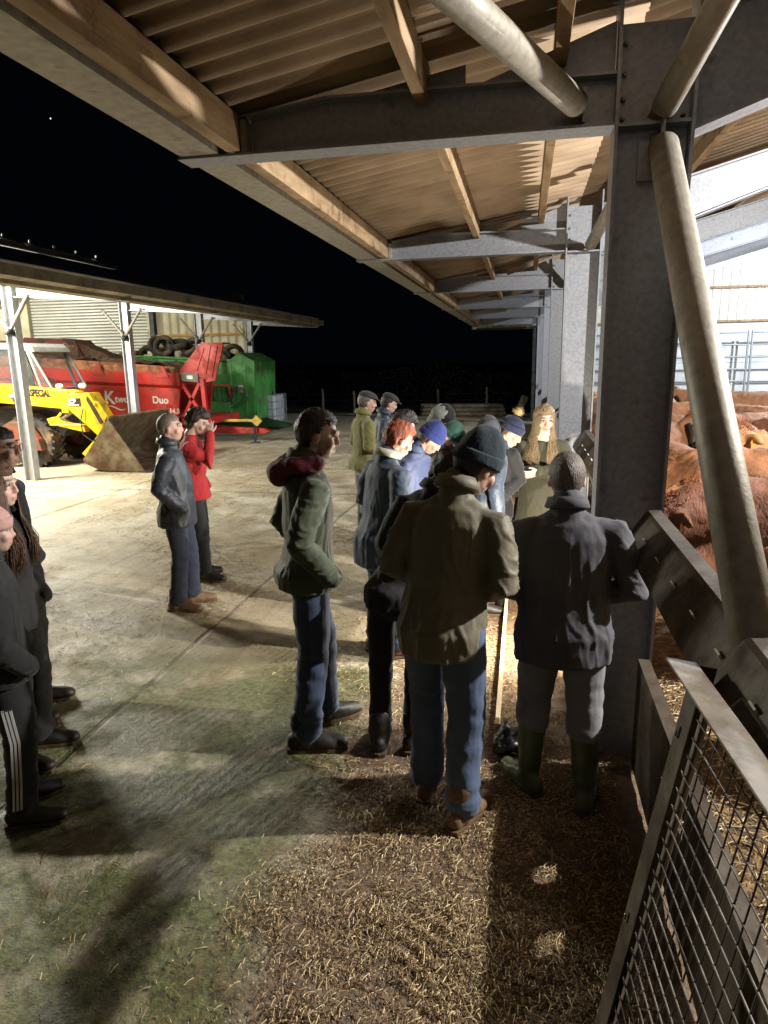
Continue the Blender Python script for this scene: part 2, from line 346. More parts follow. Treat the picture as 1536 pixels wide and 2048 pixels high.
for fi, y in enumerate(FY):
    b = BM()   # column: web across, flanges facing yard and pen
    prism(b, [(.372, 0), (.655, 0), (.675, 3.3), (.675, 3.5), (.372, 3.5)], y - .006, y + .006)
    box(b, .358, .372, y - .09, y + .09, 0, 3.62); prism(b, [(.655, 0), (.669, 0), (.689, 3.3), (.689, 3.62), (.675, 3.62), (.675, 3.3)], y - .09, y + .09)
    box(b, .374, .670, y - .085, y - .006, 3.075, 3.089)      # stiffener
    c = sp('column', b, galv)
    if 1 < fi < 6:
        for zz in (3.12, 3.2, 3.3, 3.42):
            for xx in (.395, .65): bb = BM(); tube(bb, [(xx, y - .02, zz), (xx, y - .006, zz)], .011, seg=6); obj('bolt', bb, bolt_m, c)
    b = BM(); ibeam_x(b, -1.35, -.95, 3.085, 3.262, 3.085, 3.31, y); ibeam_x(b, -.949, .357, 3.0851, 3.31, 3.0851, 3.30, y)
    box(b, -1.72, -1.351, y - .075, y + .075, 3.0855, 3.097)
    prism(b, [(-.3, 3.302), (.356, 3.302), (.356, roofz(.356) - .02)], y - .004, y + .004)
    prism(b, [(-.75, 3.315), (-.3, 3.303), (-.3, roofz(-.3) - .02), (-.75, roofz(-.75) - .02)], y - .004, y + .004)
    sp('canopy_beam', b, galv)
    b = BM(); box(b, -1.378, -1.36, y - .085, y - .078, 3.1, 3.24); box(b, -1.375, -1.352, y - .078, y + .0, 3.1, 3.24); sp('bracket', b, galvd)
    b = BM(); t = .014
    low = [(.69, 3.04), (2.6, 3.72), (15.5, roofz(15.5) - .42)]; top = [(x, roofz(x) - .13) for x, _ in low]
    for i in range(2):
        prism(b, [low[i], low[i + 1], top[i + 1], top[i]], y - .005, y + .005)
        for q in (low, top):
            p0, p1 = q[i], q[i + 1]; prism(b, [p0, p1, (p1[0], p1[1] + t), (p0[0], p0[1] + t)], y - .09, y + .09)
    sp('rafter', b, galv)
# roof sheets: corrugations running down the slope
def corr_roof(name, x0, x1, ya, yb, zf, m, pitch=.146, amp=.026, par=None, thick=.012):
    b = BM(); n = int((yb - ya) / pitch * 8); 
    rows = []
    for s in (0, thick):
        r = []
        for i in range(n + 1):
            y = ya + (yb - ya) * i / n; o = amp * sin(2 * pi * y / pitch) * .9
            r.append([b.verts.new((x, y, zf(x) + o + s + .05)) for x in (x0, x1)])
        rows.append(r)
    for k, r in enumerate(rows):
        for i in range(n):
            b.faces.new((r[i][0], r[i][1], r[i + 1][1], r[i + 1][0]))
    for i in range(n):
        for e in (0, 1): b.faces.new((rows[0][i][e], rows[0][i + 1][e], rows[1][i + 1][e], rows[1][i][e]))
    return sp(name, b, m, smooth=True)
for k in range(len(FY) - 1):
    corr_roof('roof_sheet', -1.75, .5, FY[k] + .002, FY[k + 1] - .002, lambda x: roofz(x), fibre)
corr_roof('roof_sheet', -1.75, .5, FY[-1] + .002, YE, lambda x: roofz(x), fibre)
corr_roof('roof_sheet', .5, 15.5, YS, YE, lambda x: roofz(x), fibre)
corr_roof('roof_sheet', -1.75, .5, YS, FY[0] - .002, lambda x: roofz(x), fibre)
# purlins and eave timber
for k in range(len(FY) - 1):
    ya, yb = FY[k] + .012, FY[k + 1] - .012
    for x in (-.5, .12):
        z = roofz(x) - .025; b = BM(); box(b, x - .028, x + .028, ya - (.0 if x < 0 else 0), yb, z - .115, z + .045); sp('purlin', b, timber, bevel=.003)
    b = BM(); box(b, -1.452, -1.382, FY[k] + .004, FY[k + 1] - .09, 3.098, 3.262); sp('eave_timber', b, timber, bevel=.004)
for x in (1.4, 2.8, 4.2, 5.6, 7.0, 8.4, 9.8, 11.2, 12.6):
    z = roofz(x) - .115; b = BM(); box(b, x - .03, x + .03, YS, YE, z, z + .13); sp('purlin', b, timber)
# eave gutter channel
b = BM()
prism(b, [(-1.70, 3.098), (-1.50, 3.098), (-1.50, 3.25), (-1.508, 3.25), (-1.508, 3.106), (-1.692, 3.106), (-1.76, 3.235), (-1.768, 3.235)], YS, YE, 'y')
sp('gutter', b, galvd)
# bracing tubes
def brace(p, q, r=.06):
    p, q = Vector(p), Vector(q); b = BM(); tube(b, [p, q], r, seg=20, cap=False); o = sp('brace_tube', b, galvd, smooth=False)
    o.data.polygons.foreach_set('use_smooth', [len(f.vertices) == 4 for f in o.data.polygons])
    e = BM(); d = (q - p).normalized(); bar(e, p - d * .09, p + d * .02, .09, .012, (0, 1, 0)); obj('end_plate', e, galvd, o)
    return o
brace((.185, 3.39, 3.175), (-0.715, 1.212, 3.179), .056)
brace((.555, 3.38, 3.13), (.77, 2.2, 3.56), .055)
brace((.585, 7.13, 3.13), (.80, 5.95, 3.56), .055)
brace((.585, 10.88, 3.13), (.80, 9.7, 3.56), .055)
b = BM(); box(b, .22, .232, 3.43, 3.494, 3.11, 3.25); sp('gusset', b, galv)
b = BM(); box(b, .47, .665, 3.47, 3.482, 2.86, 3.02); sp('gusset', b, galv)
brace((.565, 3.42, 2.985), (.640, 1.62, 1.06), .064)
b = BM(); tube(b, [(.56, 3.42, 2.99), (.56, 3.42, 3.1)], .012, seg=8); ring_torus(b, (.56, 3.42, 3.12), .022, .008, (1, 0, 0)); sp('shackle', b, bolt_m)
# gable wall at far end
def corr_wall(name, x0, x1, z0, ztop, y, m, pitch=.25, amp=.03, par=None):
    b = BM(); x = x0; pts = []
    while x < x1:
        for dx, o in ((0, 0), (.10, 0), (.13, amp), (.22, amp)):
            if x + dx < x1: pts.append((x + dx, y - o))
        x += pitch
    pts.append((x1, y))
    for a, c in zip(pts, pts[1:]):
        for s in (0, .01):
            vs = [b.verts.new((a[0], a[1] + s, z0)), b.verts.new((c[0], c[1] + s, z0)), b.verts.new((c[0], c[1] + s, ztop(c[0]))), b.verts.new((a[0], a[1] + s, ztop(a[0])))]
            b.faces.new(vs)
    o = sp(name, b, m) if par is None else obj(name, b, m, par)
    return o
corr_wall('gable_cladding', .5, 15.5, 3.05, lambda x: roofz(x), YE, white_clad)
corr_wall('gable_cladding', -1.75, .5, 3.02, lambda x: roofz(x) + .02, YE, white_clad, pitch=.2)
b = BM()
for k in range(5): box(b, .5, 15.5, YE - .06, YE + .08, .0 + k * .61, .6 + k * .61)
sp('concrete_panel_wall', b, mat('white washed concrete', hx(205, 210, 214), hx(170, 178, 184), rough=.8, scale=2))
b = BM(); box(b, .5, 15.5, YE - .16, YE - .062, 3.045, 3.11); box(b, .5, 15.5, YE - .13, YE - .04, 4.05, 4.12); sp('wall_rail', b, timber)
b = BM(); box(b, .24, .34, YE - .12, YE, 0, 3.1); box(b, -1.6, .24, YE - .1, YE - .04, 2.99, 3.05); sp('corner_post', b, steel_dark)
b = BM(); box(b, 15.5, 15.7, YS, YE, 0, roofz(15.5)); sp('side_wall', b, cream_clad)

# ------------------------------------------------------------ feed fence sheets between the columns
fencem = mat('stained fence steel', hx(92, 84, 72), hx(62, 56, 47), rough=.6, metal=.25, scale=6, bump=.2, bscale=40, dirt=hx(58, 46, 34), dscale=4, demand=.52)
def feed_fence(y0, y1, lab, holes=False):
    t = thing('feed_fence', lab, 'feed fence', (.62, (y0 + y1) / 2, 0), group='steel feed fences between the shed columns'); o = Vector((-.62, -(y0 + y1) / 2, 0))
    def p(n, b, m, bev=0): a = obj(n, b, m, t, bevel=bev); a.location = o; return a
    # leaning top sheet with slots left as real gaps: built as a folded strip
    b = BM(); sec = [(.655, 1.375), (.60, 1.372), (.585, 1.36), (.505, 1.228), (.498, 1.20)]
    th = .006
    outer = sec + [(x + th * .9, z - th * 1.2) for x, z in reversed(sec)]
    prism(b, outer, y0, y1, 'y'); p('top_sheet', b, fencem)
    y = y0 + .18
    while y < y1 - .1 and y < 7.3:
        b = BM(); M = Matrix.Translation((.548, y, 1.2985)) @ Matrix.Rotation(radians(-31), 4, 'Y'); box(b, -.010, -.004, -.022, .022, -.012, .012, M); y += .3; p('slot_bolt', b, lampglass)
    b = BM(); prism(b, [(.60, .605), (.655, .605), (.655, .597), (.608, .597), (.608, .02), (.60, .02)], y0, y1, 'y') if not holes else None
    if holes:
        hs = [(2.30, 2.38), (2.62, 2.70)]; ys_ = [y0] + [v for h in hs for v in h] + [y1]
        for i in range(0, len(ys_), 2): prism(b, [(.60, .605), (.655, .605), (.655, .597), (.608, .597), (.608, .02), (.60, .02)], ys_[i], ys_[i + 1], 'y')
        for h in hs:
            prism(b, [(.60, .605), (.655, .605), (.655, .597), (.608, .597), (.608, .47), (.60, .47)], h[0], h[1], 'y'); box(b, .6001, .6079, h[0], h[1], .02, .39)
    p('kick_sheet', b, fencem)
    b = BM(); n = 1
    for i in range(n + 1):
        yy = y0 + .06 + (y1 - y0 - .12) * i / n; bar(b, (.63, yy, 0), (.63, yy, 1.36), .05, .05)
    p('upright', b, galvd)
    return t
feed_fence(-.1, 3.38, 'galvanised feed fence nearest the camera, beside the mesh gate, with bolted leaning top sheet', True)
feed_fence(3.62, 7.14, 'galvanised feed fence between the first and second columns, behind the grey shirted man')
feed_fence(7.36, 10.88, 'galvanised feed fence past the second column, behind the blonde woman')
feed_fence(11.12, 22.1, 'long galvanised feed fence running to the far end of the shed')

# mesh gate leaning at the near corner
A = Vector((.46, 1.8, 1.30)); dB = Vector((.035, -.461, 0)).normalized(); dC = Vector((-.195, -.015, -1.197)); Ls = dC.length; dC.normalize(); nG = dB.cross(dC).normalized()
gate = thing('mesh_gate', 'galvanised wire mesh gate leaning beside the feed fence in the bottom right corner', 'gate', A + dC * Ls)
def gp(n, b, m, bev=0): a = obj(n, b, m, gate, bevel=bev); a.location = -(A + dC * Ls); return a
LB = 1.35
b = BM()
def plate(b, p, q, wdir, w, n, t):
    bar(b, p + wdir * w / 2, q + wdir * w / 2, w, t, n)
plate(b, A, A + dC * Ls, dB, .085, nG, .006)
bar(b, A + nG * .03 + dB * .003, A + dC * Ls + nG * .03 + dB * .003, .06, .006, dB); gp('stile', b, fencem, .002)
b = BM(); bar(b, A - nG * .035 - dC * .003, A + dB * LB - nG * .035 - dC * .003, .08, .006, dC); bar(b, A + dB * .09 + dC * .03, A + dB * LB + dC * .03, .006, .05, dC); gp('top_rail', b, mat('dull rail steel', hx(124, 116, 102), hx(98, 90, 78), rough=.65, metal=.2, scale=8, dirt=hx(80, 66, 50), dscale=6, demand=.56), .002)
b = BM(); bar(b, A + dC * Ls + dB * .09, A + dC * Ls + dB * LB, .01, .06, dC); gp('bottom_rail', b, galvd)
b = BM(); tube(b, [A + dB * .10 + dC * .06 + nG * .02, A + dB * .10 + dC * (Ls - .04) + nG * .02], .012, seg=8); gp('hinge_rod', b, galvd)
b = BM(); off = nG * .012; i = 0
rn = random.Random(2)
while .085 + i * .052 < LB: 
    s = .11 + i * .052; w = rn.uniform(-.002, .002); tube(b, [A + dB * (s + w) + dC * .03 + off, A + dB * s + dC * (Ls * .5) + off * 1.3, A + dB * s + dC * (Ls - .02) + off], .0024, seg=5, cap=False); i += 1
i = 0
while .06 + i * .052 < Ls:
    s = .06 + i * .052; tube(b, [A + dB * .08 + dC * s + off * .6, A + dB * LB * .5 + dC * (s + rn.uniform(-.002, .002)) + off * .9, A + dB * LB + dC * s + off * .6], .0024, seg=5, cap=False); i += 1
gp('wire_mesh', b, fencem)
for s in (.18, .78): 
    b = BM(); p0 = A + dC * s + dB * .035 - nG * .006; tube(b, [p0 + dC * -.012, p0 + dC * .02, p0 + dC * .025 - dB * .014, p0 + dC * .012 - dB * .02], .0028, seg=6); gp('hook', b, bolt_m)

# low board and trough at the feed passage
wood_pale = mat('pale timber', hx(196, 178, 146), hx(160, 140, 108), rough=.85, scale=4, stretch=(3, .4, 3), bump=.3, bscale=30)
t = thing('kick_board', 'low timber board on edge with a raised end, beside the grey shirted man\'s boots', 'board', (.0, 4.6, 0))
b = BM(); box(b, -.11, -.085, -1.1, 1.9, 0, .11, Matrix.Rotation(0, 4, 'X')); obj('side_board', b, wood_pale, t, bevel=.003)
b = BM(); box(b, -.085, .3, 1.88, 1.9, .05, .8); obj('end_board', b, timber, t)
b = BM(); ell(b, (0, 0, .07), (.09, .12, .075))
bag = solid('plastic_bag', b, mat('black plastic', hx(22, 22, 24), rough=.34, scale=5, spec=.5), None, .008, 1, lambda p, n: .025 * noise.noise(p * 16) + .012 * abs(noise.noise(p * 40)))
bag.location = (-.02, 3.42, 0); tag(bag, 'crumpled shiny black plastic bag on the straw by the grey shirted man\'s boots', 'bag')

# far cattle rail gates against the end wall
def rail_gate(x0, x1, y, lab):
    t = thing('cattle_gate', lab, 'gate', ((x0 + x1) / 2, y, 0), group='tubular cattle gates in front of the end wall'); w = (x1 - x0) / 2 - .03
    for k in range(7):
        b = BM(); z = .55 + k * .36; tube(b, [(-w, 0, z), (w, 0, z)], .024, seg=8); obj('rail', b, galv, t, smooth=True)
    for s in (-w, 0, w):
        b = BM(); tube(b, [(s, -.0, .0), (s, 0, 2.75)], .032, seg=8); obj('upright', b, galv, t, smooth=True)
rail_gate(.9, 6.6, 22.9, 'tall tubular cattle gate at the end wall, the one showing beside the big sloping tube')
rail_gate(6.65, 12.3, 22.9, 'tall tubular cattle gate at the end wall, at the picture edge')

# ------------------------------------------------------------ floodlights (real fittings)
def flood(x, y, z, watts, lab, col=(1, .96, .9), size=.12, group='shed floodlights'):
    t = thing('floodlight', lab, 'floodlight', (x, y, z), group=group)
    b = BM(); box(b, -.16, .16, -.12, .12, .14, .2); box(b, -.02, .02, -.02, .02, .2, .5); obj('housing', b, steel_dark, t, bevel=.01)
    ld = bpy.data.lights.new('lamp', 'POINT'); ld.energy = watts; ld.color = col; ld.shadow_soft_size = size
    l_ = bpy.data.objects.new('lamp', ld); COL.objects.link(l_); l_.parent = t; return t
COOL = (.88, .94, 1.0); WARM = (1, .93, .78)
flood(4.0, 3.75, 3.55, 1400, 'white floodlight hung under the cattle shed roof beside the first columns', (1, .95, .88), .05)
flood(5.2, 11, 3.8, 650, 'white floodlight hung under the cattle shed roof in the middle of the pen', COOL)
flood(8.4, 18.2, 5.0, 2000, 'white floodlight hung under the cattle shed roof near the end wall', COOL)
flood(-10.3, 9.9, 3.75, 1900, 'floodlight under the machinery shed roof at its near end', (1, .96, .82), .6)
flood(-18.0, 17.0, 4.4, 4200, 'floodlight under the machinery shed roof deep inside', (1, .98, .88), .3)
t = thing('work_lamp', 'small work lamp standing on the feed trough among the gathered people', 'lamp', (.16, 4.55, .05))
b = BM(); box(b, -.06, .06, -.05, .05, 0, .03); box(b, -.02, .02, -.03, .0, .03, .55); box(b, -.08, .08, -.03, .02, .55, .68); obj('housing', b, steel_dark, t, bevel=.004)
ld = bpy.data.lights.new('lamp', 'POINT'); ld.energy = 150; ld.color = (1, .9, .72); ld.shadow_soft_size = .04
l_ = bpy.data.objects.new('lamp', ld); COL.objects.link(l_); l_.parent = t; l_.location = (-.04, .06, .62); l_.rotation_euler = Vector((.35, .25, .6)).to_track_quat('Z', 'Y').to_euler()

# ------------------------------------------------------------ machinery shed
ms = thing('machinery_shed', 'open fronted machinery shed with canopy, roller door and cream cladding across the yard', 'shed', (-12, 16, 0))
def mp_(n, b, m, **k): a = obj(n, b, m, ms, **k); a.location = (12, -16, 0); return a
EX, EZ = -6.75, 3.42
def mz(x): return EZ + (EX - x) * .25
MY = [3.6, 7.35, 11.1, 14.75, 18.45, 22.1]
postm = mat('light galvanised post', hx(188, 190, 194), hx(160, 163, 168), rough=.45, metal=.3, scale=10)
for y in MY:
    b = BM(); box(b, -9.09, -8.91, y - .006, y + .006, 0, mz(-9) - .15); box(b, -9.104, -9.09, y - .08, y + .08, 0, mz(-9) - .1); box(b, -8.91, -8.896, y - .08, y + .08, 0, mz(-9) - .1); p_ = mp_('post', b, postm)
    bb = BM(); tube(bb, [(-8.99, y - .14, 2.68), (-8.99, y - .03, 2.68)], .07, seg=10); obj('clamp', bb, steel_dark, p_)
    b = BM(); t = .014; x0, x1 = -8.85, EX + .12
    zb0, zb1 = 3.28, 3.14
    prism(b, [(x0, zb0), (x1, zb1), (x1, mz(x1) - .12), (x0, mz(x0) - .14)], y - .006, y + .006); prism(b, [(x0, zb0), (x1, zb1), (x1, zb1 + t), (x0, zb0 + t)], y - .08, y + .08); mp_('canopy_beam', b, postm)
    b = BM(); prism(b, [(-20, mz(-20) - .6 if False else 5.1), (-13.9, 4.9), (-9.15, 3.55), (-9.15, 3.9), (-13.9, 5.12), (-20, 5.35)], y - .07, y + .07); mp_('rafter', b, postm)
    for sgn, x2 in ((1, -8.55), (-1, -9.5)):
        b = BM(); tube(b, [(-9.0, y - .1, 2.7), (x2, y - .1, 3.3)], .035, seg=8); mp_('knee_brace', b, galvd, smooth=True)
roof_u = mat('pale roof sheet', hx(206, 206, 204), hx(180, 180, 178), rough=.6, scale=2)
b = BM(); prism(b, [(EX, EZ), (-14, mz(-14) - .0), (-14, mz(-14) + .05), (EX, EZ + .05)], 2.0, 22.6, 'y'); prism(b, [(-14.002, mz(-14)), (-21, mz(-14) - 1.7), (-21, mz(-14) - 1.65), (-14.002, mz(-14) + .05)], 2.0, 22.6, 'y'); mp_('roof', b, roof_u)
b = BM(); prism(b, [(EX + .03, EZ - .20), (EX + .16, EZ - .17), (EX + .16, EZ - .02), (EX + .03, EZ - .02)], 1.8, 22.7, 'y'); prism(b, [(EX - .3, EZ - .25), (EX - .02, EZ - .25), (EX - .02, EZ - .13), (EX - .3, EZ - .07)], 1.8, 22.7, 'y'); mp_('gutter', b, mat('weathered fascia', hx(160, 152, 136), hx(130, 122, 106), rough=.7, scale=3, dirt=hx(100, 86, 64), dscale=2, demand=.6))
b = BM(); tube(b, [(-14, 6, mz(-14) + .16), (-14, 22.6, mz(-14) + .16)], .10, seg=10); mp_('ridge_cap', b, mat('pale ridge', hx(225, 225, 215), rough=.4), smooth=True)
for k in range(5): b = BM(); tube(b, [(-13.9, 17.2 + k * 1.05, mz(-14) + .3), (-13.9, 17.2 + k * 1.05, mz(-14) + .33)], .04, seg=8); mp_('ridge_bolt', b, white_clad)
# gable wall with roller door and exposed rail
corr_wall('wall_cladding', -12.55, -9.15, 0, lambda x: 4.3, 22.42, cream_clad, pitch=.3, amp=.05, par=ms).location = (12, -16, 0)
corr_wall('wall_cladding', -21, -17.4, 0, lambda x: 5.0, 22.45, cream_clad, pitch=.3, amp=.012, par=ms).location = (12, -16, 0)
b = BM(); box(b, -12.5, -9.2, 22.26, 22.34, 2.98, 3.06); box(b, -12.5, -9.2, 22.26, 22.34, 1.4, 1.48); box(b, -21, -17.45, 22.26, 22.36, 2.92, 3.0); mp_('timber_rail', b, mat('orange timber', hx(196, 150, 84), hx(160, 112, 58), rough=.8, scale=4))
b = BM()
k = 0
while k * .105 < 4.6:
    z = k * .105
    prism(b, [(22.40, z), (22.36, z + .02), (22.36, z + .07), (22.40, z + .1)], -17.35, -12.75, 'x'); k += 1
mp_('roller_door', b, mat('roller door', hx(196, 194, 182), hx(180, 178, 166), rough=.5, metal=.2, scale=2))
b = BM(); box(b, -17.45, -17.35, 22.2, 22.4, 0, 4.7); mp_('door_frame', b, cream_clad); b = BM(); box(b, -12.75, -12.66, 22.2, 22.4, 0, 4.7); mp_('door_frame', b, cream_clad)
b = BM(); box(b, -12.64, -12.5, 22.2, 22.4, 0, 4.3); mp_('steel_jamb', b, steel_dark)
b = BM(); box(b, -21.2, -21, 2, 22.6, 0, 3.8); mp_('back_wall', b, cream_clad)

# ------------------------------------------------------------ far yard edge
wood_far = mat('weathered grey timber', hx(120, 112, 96), hx(80, 74, 62), rough=.9, scale=6)
t = thing('timber_stack', 'low stack of long grey poles on the ground at the far edge of the yard', 'timber stack', (-2.1, 25.8, 0))
for r_ in range(3):
    for k in range(5 - r_):
        b = BM(); y = -.4 + k * .17 + r_ * .08; x_ = random.uniform(-.15, .15); tube(b, [(-1.5 + x_, y, .09 + r_ * .14), (1.35 + x_, y, .09 + r_ * .14)], .075, seg=10); obj('pole', b, wood_far, t, smooth=True)
for i, (x, h, lab) in enumerate(((-1.4, .95, 'thin wooden fence post standing behind the right end of the pole stack'), (-3.3, .9, 'thin wooden fence post standing behind the left end of the pole stack'), (-8.0, .95, 'dark fence post between the green trailer and the pole stack'), (-6.7, .85, 'short fence post left of the olive coated man'))):
    b = BM(); tube(b, [(0, 0, 0), (.01, 0, h * .6), (.0, 0, h)], [.05, .048, .045], seg=8); o = obj('fence_post', b, wood_far, None); o.location = (x, 27, 0); tag(o, lab, 'fence post', 'posts of the far fence')
t = thing('wire_fence', 'low stock wire fence along the far edge of the yard', 'fence', (-3, 27.06, 0))
for z in (.25, .5, .75): 
    b = BM(); tube(b, [(-14, 0, z), (5, 0, z)], .006, seg=5); obj('wire', b, steel_dark, t)
b = BM(); bar(b, (0, 0, 0), (.3, .1, .75), .24, .03, (0, 1, 0)); o = obj('plank', b, wood_far); o.location = (-.25, 24.9, 0); tag(o, 'pale plank leaning near the far corner of the cattle shed', 'plank')
# hedge: leaf clumps
rn = random.Random(11); V = []; F = []
for k in range(16000):
    x = rn.uniform(-26, 6); h = 1.7 + .6 * noise.noise(Vector((x * .35, 0, 0))) ; z = rn.random() ** .8 * h; y = 31 + rn.uniform(-.6, .6)
    a, e, s = rn.uniform(0, 6.3), rn.uniform(-1, 1), rn.uniform(.04, .09); d = Vector((cos(a), sin(a) * .5, e)) * s; q = Vector((-sin(a), cos(a), rn.uniform(-.6, .6))) * s * .6; c = Vector((x, y, z)); n0 = len(V)
    V += [c - d, c + q, c + d, c - q]; F.append((n0, n0 + 1, n0 + 2, n0 + 3))
me = bpy.data.meshes.new('hedge'); me.from_pydata(V, [], F); me.materials.append(mat('hedge leaves', hx(22, 26, 18), hx(14, 16, 11), rough=.8)); o = bpy.data.objects.new('hedge', me); COL.objects.link(o)
tag(o, 'dark hedge beyond the far fence of the yard', 'hedge', kind='stuff')
b = BM(); ell(b, (0, 0, 0), (.45, .45, .45)); o = obj('star', b, mat('star', (1, 1, 1, 1), emit=2.2)); 
_d = (R_ * ((101 - 768) / 1365) - U_ * ((237 - 1024) / 1365) + fw); o.location = Vector((0, 0, 2.1)) + _d * 600; tag(o, 'single small star in the black sky', 'star')

# ------------------------------------------------------------ people
skin_m = mat('skin', (1, 1, 1, 1), (.86, .82, .8, 1), rough=.5, scale=30, vcol=True, bump=.08, bscale=120)
def cloth(name, c, rough=.85, c2=None, bump=.3, bscale=26, sheen=.1, scale=5, **k): return mat(name, c, c2, rough=rough, scale=scale, bump=bump, bscale=bscale, sheen=sheen, contrast=.8, **k)
hair_mats = {}
def hairmat(name, c): return mat('hair ' + name, c, tuple(x * .55 for x in c[:3]) + (1,), rough=.55, scale=60, stretch=(1, 1, .25), bump=.8, bscale=150, contrast=.8)
def nz3(p, s, o=0.0): return noise.noise(Vector((p.x * s[0] + o, p.y * s[1] + o * 1.7, p.z * s[2] - o)))
def person(lab, x, y, h, face, lean=0, head=(0, 0, 0), arms=('pocket', 'pocket'), bulk=1.0, belly=0.0, sx=0.0,
           jacket=None, hem=.80, trousers=None, legw=1.0, boots=('low', None), hair=None, hat=None, hood=None, collar=True, skin=(.62, .36, .25),
           beard=None, stance=.11, feet=(0, 0), knee=(0, 0), voxel=.012, seed=0, glasses=False, scarf=None, longhair=None, group=None, lit=False, flare=0, side=0, handv=.006, fy=(0, 0), torso_twist=0, band=None, neck_up=0, backgather=0, flesh=None, stripes=False):
    k = h / 1.75; bulk *= 1.07; legw *= 1.12; rnd = random.Random(seed + 100); o5 = rnd.uniform(0, 50)
    t = thing('person', lab, 'person', (x, y, 0), radians(face), group=group)
    pel = Vector((0, 0, .95))
    RL = Matrix.Translation(pel) @ Matrix.Rotation(radians(-lean), 4, 'X') @ Matrix.Rotation(radians(side), 4, 'Y') @ Matrix.Rotation(radians(torso_twist), 4, 'Z') @ Matrix.Translation(-pel)
    def B(p): return (RL @ Vector(p)) * k
    RL3 = RL.to_3x3()
    neckb = Vector((0, -.01, 1.485))
    HM = RL @ Matrix.Translation(neckb) @ Matrix.Rotation(radians(head[1]), 4, 'Z') @ Matrix.Rotation(radians(-head[0]), 4, 'X') @ Matrix.Rotation(radians(head[2]), 4, 'Y') @ Matrix.Translation(-neckb)
    def Hd(p): return (HM @ (Vector(p) * 1.03 + Vector((0, .018, 1.636)))) * k
    H3 = HM.to_3x3()
    # --- arm targets
    def arm(mode, s):
        sh = Vector((s * .158 * bulk, 0, 1.395))
        if isinstance(mode, tuple): el, wr = mode[:2]; return sh, Vector((s * el[0], el[1], el[2])), Vector((s * wr[0], wr[1], wr[2]))
        E, Wr = {'pocket': ((.225 * bulk, -.085, 1.14), (.175 * bulk, .07, .97)), 'front': ((.235 * bulk, -.02, 1.14), (.08, .20, 1.06)), 'crossed': ((.225 * bulk, .04, 1.15), (-.03, .22, 1.17)),
                 'face': ((.22, .20, 1.22), (.06, .19, 1.50)), 'down': ((.25 * bulk, -.03, 1.15), (.24 * bulk, .07, .90)), 'back': ((.25 * bulk, -.10, 1.14), (.06, -.17, .98))}[mode]
        return sh, Vector((s * E[0], E[1], E[2])), Vector((s * Wr[0], Wr[1], Wr[2]))
    AR = [arm(arms[0], -1), arm(arms[1], 1)]
    # --- legs
    LG = []
    for i, s in enumerate((-1, 1)):
        ank = Vector((s * stance, feet[i], .09)); hip = Vector((s * .092, 0, .92)); kn = (hip + ank) / 2 + Vector((s * .005, .035 + knee[i], .03)); LG.append((hip, kn, ank))
    # --- body (skin), one continuous mesh
    b = BM(); SC = Matrix.Scale(k, 4)
    ell(b, Hd((0, -.012, .012)), (.077 * k, .096 * k, .098 * k), H3, 20, 14)
    ell(b, Hd((0, .028, -.05)), (.058 * k, .062 * k, .066 * k), H3); ell(b, Hd((0, .045, -.085)), (.034 * k, .036 * k, .026 * k), H3)
    for s in (-1, 1):
        ell(b, Hd((s * .036, .058, -.03)), (.028 * k, .025 * k, .03 * k), H3, 10, 8); ell(b, Hd((s * .076, -.01, -.015)), (.010 * k, .020 * k, .032 * k), H3 @ Matrix.Rotation(s * -.35, 3, 'Z'), 10, 8)
    tube(b, [Hd((-.042, .072, .026)), Hd((0, .084, .026)), Hd((.042, .072, .026))], [.012 * k, .014 * k, .012 * k], 8)
    tube(b, [Hd((0, .080, .018)), Hd((0, .093, -.010)), Hd((0, .097, -.026))], [.008 * k, .0105 * k, .0125 * k], 8)
    for s in (-1, 1): ell(b, Hd((s * .011, .088, -.030)), (.009 * k, .010 * k, .008 * k), H3, 8, 6)
    ell(b, Hd((0, .082, -.056)), (.024 * k, .014 * k, .0065 * k), H3, 10, 6); ell(b, Hd((0, .080, -.069)), (.020 * k, .014 * k, .008 * k), H3, 10, 6)
    tube(b, [B((0, -.015, 1.40)), B((0, -.012, 1.50)), Hd((0, -.02, -.06))], [.075 * k, .062 * k, .056 * k], 14)
    tube(b, [B((0, 0, .95)), B((0, 0, 1.2)), B((0, 0, 1.36))], [(.11 * k, .08 * k)] * 3, 14, ref=(0, 1, 0))
    for i, (sh, el, wr) in enumerate(AR):
        s = (-1, 1)[i]; tube(b, [B((0, 0, 1.37)), B(sh + Vector((-s * .03, 0, -.02))), B(el), B(wr)], [.035 * k, .035 * k, .032 * k, .026 * k], 10)
        hide = arms[i] in ('pocket', 'back') or len(arms[i]) == 3
        if not hide:
            d = (wr - el).normalized(); 
            if arms[i] == 'face': d = Vector((-s * .35, -.1, .9)).normalized()
            if arms[i] in ('front', 'crossed'): d = Vector((-s * .8, .35, -.15)).normalized()
            inn = Vector((-s, 0, 0)); 
            pn = (inn - d * inn.dot(d)); pn = pn.normalized() if pn.length > .3 else Vector((0, -1, 0)); ac = d.cross(pn).normalized()
            if ac.y < 0: ac = -ac   # thumb side forward
            pc = wr + d * .055
            fr = [B(wr), B(wr + d * .035), B(wr + d * .085)]
            Mh = Matrix((ac, pn, d)).transposed(); ell(b, B(pc), (.041 * k, .017 * k, .052 * k), RL3 @ Mh, 12, 8)
            for f in range(4):
                o_ = (-.032 + f * .0205); L = (.058, .074, .08, .07)[f]; p0 = wr + d * .085 + ac * o_; p1 = p0 + d * L * .5 + pn * .012 + ac * o_ * .12; p2 = p1 + d * L * .38 + pn * .03 + ac * o_ * .06
                tube(b, [B(p0 - d * .02), B(p1), B(p2)], [.0088 * k, .0082 * k, .007 * k], 8)
